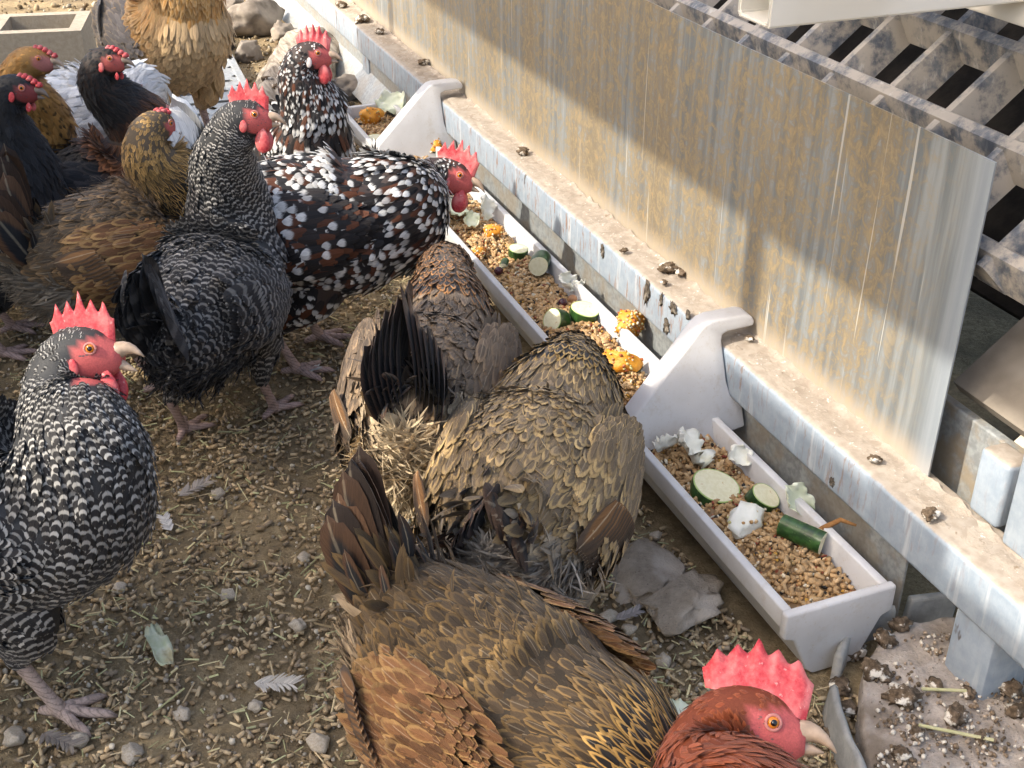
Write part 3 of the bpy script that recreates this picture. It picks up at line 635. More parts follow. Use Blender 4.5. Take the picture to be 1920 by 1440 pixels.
# palettes (linear colours)
def lum(n, a, b): return rng.uniform(a, b, (n, 1))
def pick(n, cols, w=None): return C(cols)[rng.choice(len(cols), n, p=w)]
def breed_cols(breed, g, sn, region):
    """g: 0 rump .. .5 shoulder .. .85 head; sn: sin(theta) (1 = back, -1 = belly); returns ca, cb, pat(lace, tip, bar, shaft)"""
    n = len(g); pat = np.zeros((n, 4)); g = np.asarray(g)
    neck = np.clip((g - .46) / .12, 0, 1)[:, None]; hd = (g > .84)[:, None]; low = (np.asarray(sn) < -.2)[:, None]
    if breed == 'barred':
        ca = np.tile(C([.024, .022, .021]), (n, 1)); cb = np.tile(C([.38, .36, .32]), (n, 1)) * lum(n, .55, 1.1); pat[:, 2] = 1
        if region == 'fluff': cb = cb * .45
        if region == 'tail': pat[:, 2] = .55; cb = cb * .6
    elif breed == 'barred_dark':
        ca = np.tile(C([.022, .021, .021]), (n, 1)); cb = np.tile(C([.27, .255, .23]), (n, 1)) * lum(n, .6, 1.1); pat[:, 2] = .95
        cb = np.where(neck > .5, cb * 1.35, cb)
        if region == 'fluff': cb = cb * .45
        if region == 'tail': pat[:, 2] = .35; cb = cb * .8
        if region in ('wing', 'flight'): cb = cb * .8
    elif breed == 'spangled':
        base = pick(n, [(.013, .012, .013), (.085, .030, .014), (.018, .014, .013)], [.42, .28, .30]); ca = base
        cb = np.tile(C([.68, .67, .64]), (n, 1)) * lum(n, .8, 1.1)
        pat[:, 1] = (rng.uniform(0, 1, n) < np.where(g > .84, .88, .84)) * rng.uniform(.6, 1.0, n)
        if region == 'flight': pat[:, 1] *= .7
        if region == 'tail': pat[:, 1] = 1; ca = ca * 0 + C([.012, .012, .013])
        if region == 'fluff': pat[:, 1] *= .3
    elif breed in ('partridge', 'partridge_pale', 'brown_dark', 'brown_gold'):
        gold, dark = {'partridge': ((.32, .195, .068), (.075, .050, .026)), 'partridge_pale': ((.54, .37, .16), (.150, .108, .062)),
                      'brown_dark': ((.31, .21, .12), (.11, .078, .050)), 'brown_gold': ((.27, .165, .075), (.075, .054, .034))}[breed]
        ca = np.tile(C(dark), (n, 1)) * lum(n, .75, 1.35); cb = np.tile(C(gold), (n, 1)) * lum(n, .6, 1.15); pat[:, 0] = rng.uniform(.30, .95, n); pat[:, 3] = (rng.uniform(0, 1, n) < .3) * .25
        if breed == 'brown_dark': pat[:, 0] *= .7
        # hackle: black centre, gold edge
        hg = {'partridge': (.46, .27, .075), 'partridge_pale': (.47, .30, .10), 'brown_dark': (.33, .155, .05), 'brown_gold': (.58, .35, .12)}[breed]
        ca = np.where(neck > .4, C([.020, .017, .014]) * lum(n, .7, 1.6), ca); cb = np.where(neck > .4, C(hg) * lum(n, .7, 1.15), cb)
        pat[:, 0] = np.where(neck[:, 0] > .4, .95, pat[:, 0]); hd_ = np.clip((g - .72) / .08, 0, 1)[:, None]; ca = lerp(ca, C(hg) * .42, hd_); pat[:, 0] = np.where(hd_[:, 0] > .5, .6, pat[:, 0])
        if region == 'fluff':
            ca = np.tile({'partridge': C([.33, .24, .14]), 'partridge_pale': C([.46, .40, .32]), 'brown_dark': C([.60, .47, .29]), 'brown_gold': C([.30, .25, .185])}[breed], (n, 1)) * lum(n, .6, 1.15); cb = ca * .8; pat[:, 3] = 0
        elif region == 'body':
            lowf = np.clip((-np.asarray(sn) - .1) / .5, 0, 1)[:, None] * (neck < .3) * np.clip((.42 - g) / .15, 0, 1)[:, None]
            fl = {'partridge': C([.30, .21, .12]), 'partridge_pale': C([.42, .355, .27]), 'brown_dark': C([.58, .45, .28]), 'brown_gold': C([.24, .19, .13])}[breed]
            if breed in ('brown_dark', 'partridge_pale'): lowf = np.maximum(lowf, np.clip((.15 - g) / .06, 0, 1)[:, None] * (np.asarray(sn) < (.55 if breed == 'brown_dark' else .15))[:, None] * .9)
            ca = lerp(ca, fl, lowf * .75); cb = lerp(cb, fl * 1.1, lowf * .6)
            # darker smoky saddle towards the tail
            sm = np.clip((.16 - g) / .12, 0, 1)[:, None] * (np.asarray(sn) > 0)[:, None]
            cb = lerp(cb, cb * .5, sm)
            if breed == 'partridge':
                sd_ = np.clip((.30 - g) / .14, 0, 1)[:, None] * np.clip((np.asarray(sn) - .25) / .4, 0, 1)[:, None]; cb = lerp(cb, cb * .55, sd_); ca = lerp(ca, ca * .7, sd_)
                cr = np.clip((.13 - g) / .05, 0, 1)[:, None] * (np.asarray(sn) < .1)[:, None]; ca = lerp(ca, C([.52, .38, .23]), cr * .8); cb = lerp(cb, C([.56, .43, .28]), cr * .8)
        elif region == 'wing' and breed in ('partridge', 'brown_gold'):
            ca = np.tile(C([.15, .070, .028]), (n, 1)) * lum(n, .6, 1.3); cb = np.tile(C([.34, .20, .075]), (n, 1)) * lum(n, .7, 1.1); pat[:, 0] = rng.uniform(.5, .95, n)
        elif region == 'flight':
            ca = np.tile(C([.16, .080, .030]), (n, 1)) * lum(n, .7, 1.25); cb = np.tile(C([.034, .028, .022]), (n, 1)); pat[:] = 0; pat[:, 0] = .8; pat[:, 3] = .3
        elif region == 'tail':
            ca = np.tile(C([.014, .014, .015]), (n, 1)); cb = np.tile(C([.13, .062, .026]), (n, 1)) * lum(n, .1, 1.1); pat[:] = 0; pat[:, 0] = .6; pat[:, 3] = .2
    elif breed == 'buff':
        ca = pick(n, [(.46, .245, .075), (.50, .28, .10), (.42, .215, .065)]); cb = np.tile(C([.66, .47, .25]), (n, 1)); pat[:, 0] = .45
        lowf = (np.clip((-np.asarray(sn)) / .7, 0, 1)[:, None]) * (neck < .4)
        ca = lerp(ca, C([.50, .37, .22]), lowf * .7)
        if region in ('wing', 'flight'): ca = np.tile(C([.17, .15, .135]), (n, 1)) * lum(n, .7, 1.2); cb = np.tile(C([.33, .25, .16]), (n, 1)); pat[:, 0] = .6
        if region == 'tail': ca = np.tile(C([.10, .085, .07]), (n, 1)); cb = np.tile(C([.30, .22, .14]), (n, 1)); pat[:, 0] = .6
        if region == 'fluff': ca = np.tile(C([.52, .42, .29]), (n, 1)); cb = ca
    elif breed == 'buff_streak':
        ca = pick(n, [(.40, .20, .052), (.36, .175, .045), (.43, .225, .065)]); cb = np.tile(C([.06, .038, .018]), (n, 1)); pat[:, 1] = (rng.uniform(0, 1, n) < np.where((g > .5) & (g < .7), .6, .3)) * .8
        pat[:, 1] = np.where(g > .78, 0, pat[:, 1])
        if region == 'tail': ca = np.tile(C([.02, .018, .016]), (n, 1)); pat[:] = 0
    elif breed == 'black':
        ca = np.tile(C([.010, .011, .013]), (n, 1)) * lum(n, .7, 1.6); cb = np.tile(C([.028, .028, .03]), (n, 1)); pat[:, 0] = .5
        if region in ('wing', 'flight', 'tail'): cb = np.tile(C([.12, .06, .028]), (n, 1)); pat[:, 0] = .35 if region != 'flight' else .7
    elif breed == 'mahogany':
        ca = np.tile(C([.012, .012, .013]), (n, 1)); mah = np.tile(C([.19, .075, .030]), (n, 1)) * lum(n, .6, 1.3)
        f = np.clip((.70 - g) / .07, 0, 1)[:, None] * np.clip((g - .36) / .06, 0, 1)[:, None]
        cb = lerp(np.tile(C([.035, .030, .027]), (n, 1)), mah, f); pat[:, 0] = .9
        ca = lerp(ca, mah * .55, f * .7)
    elif breed == 'red':
        ca = np.tile(C([.235, .052, .018]), (n, 1)) * lum(n, .7, 1.15); cb = np.tile(C([.33, .095, .034]), (n, 1)); pat[:, 0] = .5
    else:  # white
        ca = np.tile(C([.70, .69, .66]), (n, 1)) * lum(n, .9, 1.05); cb = ca * .93; pat[:, 0] = .5
    return ca, cb, pat

UNDER = {'barred': (.035, .035, .035), 'barred_dark': (.03, .03, .03), 'spangled': (.05, .035, .03), 'partridge': (.05, .035, .018), 'partridge_pale': (.16, .12, .08), 'brown_dark': (.10, .07, .045), 'brown_gold': (.09, .065, .04),
         'buff': (.40, .25, .10), 'buff_streak': (.28, .15, .045), 'black': (.012, .012, .013), 'mahogany': (.03, .02, .016), 'red': (.17, .04, .015), 'white': (.62, .61, .58)}

def make_hen(label, breed, base, heading, head, head_yaw, head_pitch=0, scale=1.0, pitch=0, comb='single', comb_s=1.0, tail_pitch=50, tail_len=.135, tail_n=7,
             beak_open=0, feet=None, fluff=600, leg_col=(.46, .33, .29), beak=None, lobe=None, detail=1.0, plump=1.0, z0=0.0, wing_drop=0, face=None, wing=True, muff=False, tail_splay=1.0, body_up=0.0, wattle_s=1.0, feed=False, roll=0, neck_s=1.0, tail_fan=1.0, hs=1.12, spike=1.0, fs=1.0, face_s=1.0):
    """base: point on the ground under the body (world); head: head centre (world)"""
    R0 = Matrix.Rotation(rad(heading), 3, 'Z')
    root = empty('hen', (base[0], base[1], z0), rad(heading)); root.scale = (scale,) * 3
    tag(root, label, 'hen', 'hens crowding along the feed trough')
    inv = np.array(R0.transposed())
    hl = inv @ (np.asarray(head, float) - C([base[0], base[1], z0])) / scale
    hy = rad(head_yaw - heading); hp = rad(head_pitch)
    hd = C([math.cos(hy) * math.cos(hp), math.sin(hy) * math.cos(hp), math.sin(hp)])
    hlat = C([-math.sin(hy), math.cos(hy), 0]); hup = np.cross(hd, hlat)
    cr_, sr_ = math.cos(rad(roll)), math.sin(rad(roll)); hlat, hup = hlat * cr_ - hup * sr_, hup * cr_ + hlat * sr_
    # body stations, pitched about the hip
    pl = plump
    bs = [(-.152, .252, .010, .010, 0), (-.140, .250, .036, .038, .03), (-.110, .243, .060 * pl, .064 * pl, .10), (-.065, .230, .080 * pl, .086 * pl, .20), (-.010, .217, .089 * pl, .096 * pl, .30), (.045, .215, .086 * pl, .093 * pl, .39), (.085, .230, .074 * pl, .083 * pl, .45)]
    cp, sp = math.cos(rad(pitch)), math.sin(rad(pitch)); piv = (0, .20)
    def rot(x, z): dx, dz = x - piv[0], z - piv[1]; return piv[0] + dx * cp - dz * sp, piv[1] + dx * sp + dz * cp + body_up
    st = []
    if feed: bs[-1] = (.085, .226, .077 * pl, .082 * pl, .45)
    for x, z, a, b, g in bs: X, Z = rot(x, z); st.append((X, 0, Z, a, b, g))
    # neck: bezier from the breast to the back of the head
    x0, zz0 = rot(.103, .252); P0 = C([x0, 0, zz0]); P3 = hl - hd * .016 * hs - hup * .006 * hs
    dist = np.linalg.norm(P3 - P0); t0 = C([math.cos(rad(50 + pitch)), 0, math.sin(rad(50 + pitch))]); t3 = hd * .55 + hup * .75; t3 /= np.linalg.norm(t3)
    if feed:
        x0, zz0 = rot(.118, .236); P0 = C([x0, 0, zz0]); dist = np.linalg.norm(P3 - P0); t3 = hd * 1.0 + (P3 - P0) / dist * .5; t3 /= np.linalg.norm(t3); dxy = (P3 - P0) * C([1, 1, 0]); dxy /= np.linalg.norm(dxy); t0 = C([.45, 0, .10]) + dxy * .5 + (P3 - P0) / dist * .25; t0 /= np.linalg.norm(t0)
    P1, P2 = P0 + t0 * dist * .38, P3 - t3 * dist * .38
    lat = [(0, 1, 0)] * len(st)
    for k_, t in enumerate((0, .2, .4, .6, .8)):
        p = (1 - t)**3 * P0 + 3 * (1 - t)**2 * t * P1 + 3 * (1 - t) * t**2 * P2 + t**3 * P3
        r = [.062 * pl, lerp(1, neck_s, .6) * .053, .044 * neck_s, .037 * neck_s, .030 * lerp(1, neck_s, .6)][k_] if not feed else [.067 * pl, lerp(1, neck_s, .6) * .052, .041 * neck_s, .035 * neck_s, .028 * lerp(1, neck_s, .6)][k_]; st.append((*p, r, r * 1.12, [.50, .57, .65, .73, .80][k_])); lat.append(tuple(lerp(C([0, 1, 0]), hlat, t)))
    for o_, r, rz, g in ((0, .0222, .0255, .86), (.017, .0178, .0222, .92), (.030, .0112, .0150, .96), (.038, .006, .008, 1.0)):
        st.append((*(hl + hd * (o_ - .008) * hs - hup * (.002 if o_ < .02 else .004) * hs), r * hs, rz * hs, g)); lat.append(tuple(hlat))
    lo = Loft(st, lat, 76, 28)
    body = Acc(); V, Q, T = lo.mesh()
    face_c = C(face if face is not None else (.50, .105, .095))
    def face_mask(Pt):
        q = (Pt - hl - hd * .012 * hs) / (hs * face_s) + hd * .012; fx, fy, fz = q @ hd, q @ hlat, q @ hup
        return (fx > -.004) & (fz < .0125 - np.maximum(0, .006 - fx) * .5) & (fz > -.0235) & (abs(fy) < .035) & (fx + .35 * fz > -.0055) & (fx < .06)
    cu = np.tile(C(UNDER[breed]), (len(V), 1)); fm = face_mask(V); cu[fm] = face_c
    body.add(V, Q, T, col=np.concatenate([cu, np.ones((len(cu), 1))], 1))
    FA = Acc()
    # thighs, shanks, toes belong to the body mesh
    legc = C(leg_col)
    hips = []
    feet = feet or [(.015, .048), (-.005, -.048)]
    for sgn, (fx, fy) in zip((1, -1), feet):
        hx, hz = rot(-.005, .165); hip = C([hx, sgn * .042, hz]); foot = C([fx, fy, .006])
        hock = C([fx - .028, fy * .9 + sgn * .004, .078 + body_up * .6]); kn = lerp(hip, hock, .5) + C([.02, 0, .005])
        stt = [(*hip, .036, .046, 0), (*kn, .030, .036, .5), (*lerp(kn, hock, .6), .017, .020, .8), (*hock, .0085, .0095, 1)]
        th = Loft(stt, [(0, 1, 0)] * 4, 14, 12); V, Q, T = th.mesh(); cc = np.tile(np.append(C(UNDER[breed]), 1.0), (len(V), 1)); cc[12 * 12:, :3] = legc * .8; body.add(V, Q, T, col=cc)
        hips.append((th, sgn))
        ank = C([fx, fy, .016])
        V, Q, T = tube_arrays([hock + C([0, 0, .006]), lerp(hock, ank, .15), lerp(hock, ank, .5), lerp(hock, ank, .85), ank, ank - C([0, 0, .006])], [.0085, .0074, .0064, .0068, .0085, .008], 10); body.add(V, Q, T, col=np.append(legc, 0.0))
        ta = hy * .15
        for a, ln in ((0, .058), (.62, .048), (-.62, .048), (math.pi + .25 * sgn, .024)):
            dx = C([math.cos(a + ta), math.sin(a + ta), 0]); p0 = C([fx, fy, .011])
            pts = [p0, p0 + dx * ln * .25 + C([0, 0, .001]), p0 + dx * ln * .48 - C([0, 0, .002]), p0 + dx * ln * .68 - C([0, 0, .0025]), p0 + dx * ln * .85 - C([0, 0, .004]), p0 + dx * ln - C([0, 0, .007])]
            V, Q, T = tube_arrays(pts, [.0072, .0060, .0054, .0050, .0042, .0012], 8)
            cc = np.tile(np.append(legc, 0.0), (len(V), 1)); cc[-10:, :3] = legc * .55; body.add(V, Q, T, col=cc)
    link('body', body.mesh('body'), M_SKIN, root)
    # ---- contour feathers in staggered rows over the body, neck and head
    tt, hh, Ls, Ws, Sh, Li, Cu = [], [], [], [], [], [], []
    t = .012; row = 0
    gt = lambda t: float(np.interp(t, lo.t, lo.g))
    while t < lo.len - .004:
        g = gt(t)
        if g < .46: L, W, sh, sp_ = lerp(.036, .027, min(1, g / .25)), .0135, .15, .0078
        elif g < .80: f_ = (g - .46) / .34; L, W, sh, sp_ = lerp(.036, .019, f_), lerp(.0105, .0056, f_), lerp(.35, .9, min(1, f_ * 2.2)), lerp(.0078, .0048, f_)
        else: L, W, sh, sp_ = lerp(.014, .007, min(1, (g - .8) / .12)), .0062, .5, .0035
        L, W, sp_ = L * lerp(1, fs, .8), W * fs, sp_ * fs
        if breed in ('spangled', 'barred', 'barred_dark', 'white', 'buff') and g < .7: sh *= .35
        sp_ /= detail; r1, r2 = np.interp(t, lo.t, lo.ry), np.interp(t, lo.t, lo.rz)
        circ = math.pi * (3 * (r1 + r2) - math.sqrt((3 * r1 + r2) * (r1 + 3 * r2)))
        n = max(8, int(circ / (W * (.46 if .40 < g < .60 else .54)) * detail)); th = (np.arange(n) + .5 * (row % 2)) / n * 2 * np.pi + rng.normal(0, .17 * 2 * np.pi / n, n)
        tt += list(t + rng.normal(0, sp_ * .24, n)); hh += list(th)
        vL = rng.uniform(.85, 1.2, n); Ls += list(L * vL); Ws += list(W * rng.uniform(.85, 1.15, n)); Sh += [sh] * n
        Li += list(np.abs(rng.normal(.07, .05, n)) + .04); Cu += list(rng.uniform(.06, .18, n))
        t += sp_; row += 1
    tt, hh = C(tt), C(hh); P, D, N = lo.frame(np.clip(tt, 0, lo.len), hh); g = np.interp(tt, lo.t, lo.g)
    cen = np.stack([np.interp(tt, lo.t, lo.C[:, i]) for i in range(3)], -1); flip = np.sum((P - cen) * N, 1) < 0; N[flip] *= -1
    keep = ~face_mask(P) | (g < .74)
    D = D + rng.normal(0, .10, D.shape) + C([0, 0, -.06])
    # side feathers sag a little
    ca, cb, pat = breed_cols(breed, g, np.sin(hh), 'body')
    a = lambda x: C(x)[keep]
    Vv, Qq, At = feather_arrays(P[keep] - N[keep] * .001, D[keep], N[keep], a(Ls), a(Ws), a(Li), a(Cu), a(Sh), ca[keep], cb[keep], pat[keep]); FA.add(Vv, Qq, None, **At)
    # ---- sparse bristles on the bare face
    fi = np.where(face_mask(P) & (g >= .74))[0]
    if len(fi):
        fi = rng.choice(fi, min(len(fi), 170)); n = len(fi); cb_ = np.tile(C(UNDER[breed]) * .9 + .10, (n, 1)); Vv, Qq, At = feather_arrays(P[fi] - N[fi] * .0006, D[fi], N[fi], .0045, .0013, .15, .1, .9, cb_, cb_, np.zeros((n, 4))); FA.add(Vv, Qq, None, **At)
    # ---- thighs
    for th, sgn in hips:
        n = int(150 * detail); t_ = rng.uniform(.1, .86, n) * th.len; h_ = rng.uniform(0, 2 * np.pi, n); P, D, N = th.frame(t_, h_); c_ = np.stack([np.interp(t_, th.t, th.C[:, i]) for i in range(3)], -1); N[np.sum((P - c_) * N, 1) < 0] *= -1
        ca, cb, pat = breed_cols(breed, np.full(n, .2), np.full(n, -.5), 'body'); Vv, Qq, At = feather_arrays(P, -D, N, .028, .014, .14, .12, .3, ca, cb, pat); FA.add(Vv, Qq, None, **At)
    # ---- fluff at the vent and thighs
    if fluff:
        n = fluff; t_ = rng.uniform(.01, .45, n) ** 1.3 * lo.len * .5; h_ = rng.uniform(-math.pi * .92, -math.pi * .08, n); P, D, N = lo.frame(t_, h_)
        c_ = np.stack([np.interp(t_, lo.t, lo.C[:, i]) for i in range(3)], -1); N[np.sum((P - c_) * N, 1) < 0] *= -1
        D = D + rng.normal(0, .35, D.shape) + C([-.1, 0, -.55]); ca, cb, pat = breed_cols(breed, np.full(n, .1), np.sin(h_), 'fluff')
        Vv, Qq, At = feather_arrays(P, D, N, rng.uniform(.024, .05, n), rng.uniform(.0016, .0055, n), rng.uniform(.08, .36, n), rng.uniform(.1, .5, n), .9, ca, cb, pat, bend=rng.normal(0, .25, n)); FA.add(Vv, Qq, None, **At)
        # loose wispy strands everywhere break the outline
        n = fluff // 3; t_ = rng.uniform(.0, .42, n) * lo.len; h_ = rng.uniform(0, 2 * np.pi, n); P, D, N = lo.frame(t_, h_)
        c_ = np.stack([np.interp(t_, lo.t, lo.C[:, i]) for i in range(3)], -1); N[np.sum((P - c_) * N, 1) < 0] *= -1
        ca, cb, pat = breed_cols(breed, np.interp(t_, lo.t, lo.g), np.sin(h_), 'body')
        Vv, Qq, At = feather_arrays(P, D + rng.normal(0, .35, D.shape), N, rng.uniform(.018, .03, n), rng.uniform(.002, .004, n), rng.uniform(.12, .34, n), .25, 1.0, ca, cb, pat, bend=rng.normal(0, .3, n)); FA.add(Vv, Qq, None, **At)
    # ---- tail
    tbx, tbz = rot(-.128, .262); tb = C([tbx, 0, tbz]); tp = tail_pitch + pitch * -1 * 0
    tp = rad(tail_pitch - pitch)
    for sgn in (1, -1):
        for i in range(tail_n):
            f_ = i / max(1, tail_n - 1)                              # 0 lowest/outer, 1 top/inner
            el = tp + rad(lerp(-11, 9, f_)) * tail_fan; sp2 = rad(lerp(12, 1.5, f_)) * tail_splay * sgn
            d = C([-math.cos(el) * math.cos(sp2), math.sin(sp2), math.sin(el) * math.cos(sp2)]); nn = C([.15, sgn * 1.0, .35])
            P = tb + C([-.004, sgn * lerp(.022, .004, f_), lerp(-.016, .008, f_)]); L = tail_len * lerp(.86, 1.05, f_) * rng.uniform(.94, 1.05)
            ca, cb, pat = breed_cols(breed, C([.0]), C([1.0]), 'tail')
            Vv, Qq, At = feather_arrays(P[None], d[None], nn[None], L, .044, .03, .10, .0, ca, cb, pat, bend=C([sgn * -.10 + rng.normal(0, .04)]))
            link('tail_feather', mesh_raw('tail_feather', Vv, [Qq], At), M_FEATHER, root)
    n = int(110 * detail); el = tp + rng.normal(rad(-8), rad(17), n); s2 = rng.normal(0, rad(22), n) * tail_splay; f_ = rng.uniform(0, 1, n)
    D = np.stack([-np.cos(el) * np.cos(s2), np.sin(s2), np.sin(el) * np.cos(s2)], 1); a_ = rng.uniform(0, 2 * np.pi, n)
    P = tb + np.stack([rng.uniform(-.012, .03, n), np.cos(a_) * .026, np.sin(a_) * .026 - .004], 1) + D * rng.uniform(-.01, .022, n)[:, None]
    N = np.stack([np.zeros(n) + .2, np.cos(a_), np.sin(a_) * .8 + .3], 1)
    ca, cb, pat = breed_cols(breed, np.full(n, .08), np.sin(a_), 'body'); ct_, cbt, pt = breed_cols(breed, np.full(n, .02), np.sin(a_), 'tail'); m = (f_ < .35)[:, None]
    ca, cb, pat = np.where(m, ct_, ca), np.where(m, cbt, cb), np.where(m, pt, pat)
    Vv, Qq, At = feather_arrays(P, D, N, rng.uniform(.028, .055, n), rng.uniform(.009, .016, n), rng.uniform(.02, .2, n), .2, .4, ca, cb, pat, bend=rng.normal(0, .15, n)); FA.add(Vv, Qq, None, **At)
    fo = link('plumage', FA.mesh('plumage'), M_FEATHER, root); fo['kind'] = 'stuff'
    # ---- wings
    for sgn in (1, -1) if wing else ():
        W_ = Acc(); wx, wz = rot(-.020, .236); cw = C([wx, sgn * .070 * pl, wz])
        an = rad(8 + wing_drop - pitch); ex = C([-math.cos(an), -sgn * .12, -math.sin(an)]); ex /= np.linalg.norm(ex)
        ez = C([-math.sin(an), -sgn * .30, math.cos(an)]); ez -= ex * (ez @ ex); ez /= np.linalg.norm(ez); ey = np.cross(ex, ez); ey *= np.sign(ey[1] * sgn) or 1
        def wsurf(a, b):  # a: -1 shoulder .. 1 rear, b: -1 low .. 1 high
            h = np.sqrt(np.maximum(0, 1 - (a * .95) ** 2)) ; bb = b * h * (1 - .25 * np.maximum(a, 0))
            o_ = .030 * np.sqrt(np.maximum(0, 1 - (a * .98) ** 2 * .95 - (b * .96) ** 2 * .9)) - .004
            return cw + ex * (a * .105)[..., None] + ez * (bb * .058)[..., None] + ey * o_[..., None]
        A_, B_ = np.meshgrid(np.linspace(-1, 1, 14), np.linspace(-1, 1, 10), indexing='ij'); SV = wsurf(A_, B_).reshape(-1, 3)
        i = np.arange(13)[:, None] * 10; j = np.arange(9)[None]; SQ = np.stack([i + j, i + j + 1, i + 11 + j, i + 10 + j], -1).reshape(-1, 4)
        z4 = np.tile(C([.5, .3, .5, 1.0]), (len(SV), 1)); uc = np.tile(C(UNDER[breed]), (len(SV), 1))
        # long flight feathers, then greater, median and lesser coverts over them
        n = 15; b = np.linspace(-.95, .55, n); a0 = lerp(.05, .42, np.linspace(0, 1, n)); P = wsurf(a0, b) + ey * (.003 + .0012 * np.arange(n))[:, None]
        D = ex[None] + ez[None] * (lerp(.03, -.10, np.linspace(0, 1, n)))[:, None] - ey[None] * .34; ca, cb, pat = breed_cols(breed, np.full(n, .2), np.zeros(n), 'flight')
        Vv, Qq, At = feather_arrays(P, D, np.tile(ey + ez * .25, (n, 1)), lerp(.078, .062, np.linspace(0, 1, n)), .019, .02, .08, .1, ca, cb, pat); W_.add(Vv, Qq, None, **At)
        a = .42; row = 0
        while a > -.97:
            n = max(4, int(13 / fs * detail * math.sqrt(max(.06, 1 - a * a)))); b = np.linspace(-.98, .98, n) + rng.normal(0, .05, n); aa = np.full(n, a) + rng.normal(0, .025, n); aa = np.clip(aa, -.99, .99); b = np.clip(b, -1, 1)
            P = wsurf(aa, b) + ey * .002; e_ = .02; Nn = np.cross(wsurf(aa + e_, b) - wsurf(aa - e_, b), wsurf(aa, np.clip(b + e_, -1, 1)) - wsurf(aa, np.clip(b - e_, -1, 1))); Nn /= np.linalg.norm(Nn, axis=1)[:, None] + 1e-9; Nn[Nn @ ey < 0] *= -1
            f_ = (a + 1) / 1.45; L = lerp(.026, .050, f_) * lerp(1, fs, .7); w = lerp(.012, .018, f_) * fs; ca, cb, pat = breed_cols(breed, np.full(n, .25), np.full(n, .3), 'wing')
            Vv, Qq, At = feather_arrays(P, ex[None] + rng.normal(0, .06, (n, 3)), Nn, L * rng.uniform(.9, 1.1, n), w * rng.uniform(.9, 1.1, n), rng.uniform(.05, .13, n), .08, .12, ca, cb, pat); W_.add(Vv, Qq, None, **At)
            a -= .075 / detail * fs; row += 1
        link('wing', W_.mesh('wing'), M_FEATHER, root)
    # ---- head furniture
    def H(x, y, z): return hl + (hd * x + hlat * y + hup * z) * hs
    if comb == 'single':
        m_, rws = 34, 6; xs = np.linspace(-.026, .030, m_) ; f_ = np.linspace(0, 1, m_)
        arch = np.sin(np.pi * np.clip(f_ * .93 + .05, 0, 1)) ** .55 * lerp(.022, .014, spike); nsp = 5.4
        sp_ = (np.abs(((f_ * nsp + .35) % 1) - .5) * 2) ** 1.25 * .0165 * spike * (np.sin(np.pi * np.clip(f_ * .9 + .05, 0, 1)) ** .6)
        sp_ *= 1 + .25 * np.sin(f_ * 17 + len(label)); top = (arch + sp_) * comb_s; bot = np.where(xs > .012, -.008 - (xs - .012) * .45, -.004)
        lean = .006 * math.sin(len(label) * 1.7)
        V = []; 
        for side in (1, -1):
            for r_ in range(rws):
                h = r_ / (rws - 1); z = lerp(bot, top, h); th_ = .0042 * comb_s * (1 - .75 * h) * np.where((f_ < .04) | (f_ > .96), .3, 1) * (0.12 if r_ == rws - 1 else 1)
                V.append(np.stack([H(x * (1 + .25 * h * (comb_s - .6)) * max(.8, comb_s) - .002, side * t_ + lean * h * h, .0225 + zz) for x, t_, zz in zip(xs, th_, z)]))
        V = np.concatenate(V); i = np.arange(rws - 1)[:, None] * m_; j = np.arange(m_ - 1)[None]; q = np.stack([i + j, i + j + 1, i + m_ + j + 1, i + m_ + j], -1).reshape(-1, 4); o2 = rws * m_
        rim = np.stack([(rws - 1) * m_ + np.arange(m_ - 1), (rws - 1) * m_ + np.arange(1, m_), o2 + (rws - 1) * m_ + np.arange(1, m_), o2 + (rws - 1) * m_ + np.arange(m_ - 1)], 1)
        e1 = np.stack([np.arange(rws - 1) * m_, np.arange(1, rws) * m_, o2 + np.arange(1, rws) * m_, o2 + np.arange(rws - 1) * m_], 1)
        link('comb', mesh_raw('comb', V, [np.concatenate([q, (q + o2)[:, ::-1], rim, e1, (e1 + m_ - 1)[:, ::-1]])]), M_COMB, root)
    elif comb == 'pea':
        A_ = Acc()
        for k_ in range(15):
            x = lerp(.002, .032, (k_ // 3) / 4); y = (k_ % 3 - 1) * .0042; A_.add(*sphere_arrays(H(x, y, .0205 - max(0, x - .012) * .55 + (.0022 if k_ % 3 == 1 else 0)), C([.0044, .0031, .0034]) * hs, 8, 6))
        link('comb', A_.mesh('comb'), M_COMB, root)
    if not muff:
        for sgn in (1, -1):
            V, Q, T = sphere_arrays((0, 0, 0), 1, 12, 9); taper = 1 - .35 * np.clip(V[:, 2], 0, 1)
            V = V * C([.0105, .0042, .0165]) * wattle_s * hs * np.stack([taper, taper, np.ones(len(V))], 1) * 1.0
            Vw = H(.018, 0, -.021)[None] + V[:, :1] * hd + (V[:, 1:2] + sgn * .009 * hs) * hlat + (V[:, 2:3] - .008 * wattle_s * hs) * hup
            A_ = Acc(); A_.add(Vw, Q, T); link('wattle', A_.mesh('wattle'), M_COMB, root)
    for sgn in (1, -1):
        V, Q, T = sphere_arrays((0, 0, 0), C([.0055, .0018, .0085]) * hs, 10, 7); A_ = Acc(); A_.add(H(-.004, sgn * .0205, -.010)[None] + V[:, :1] * hd + V[:, 1:2] * hlat + V[:, 2:3] * hup, Q, T)
        if not muff: link('earlobe', A_.mesh('earlobe'), lobe or M_COMB, root)
        V, Q, T = sphere_arrays((0, 0, 0), .0040 * hs, 14, 10); A_ = Acc(); ec = H(.0105, sgn * .0152, .0050); A_.add(V + ec, Q, T); e_ = link('eye', A_.mesh('eye'), M_IRIS, root)
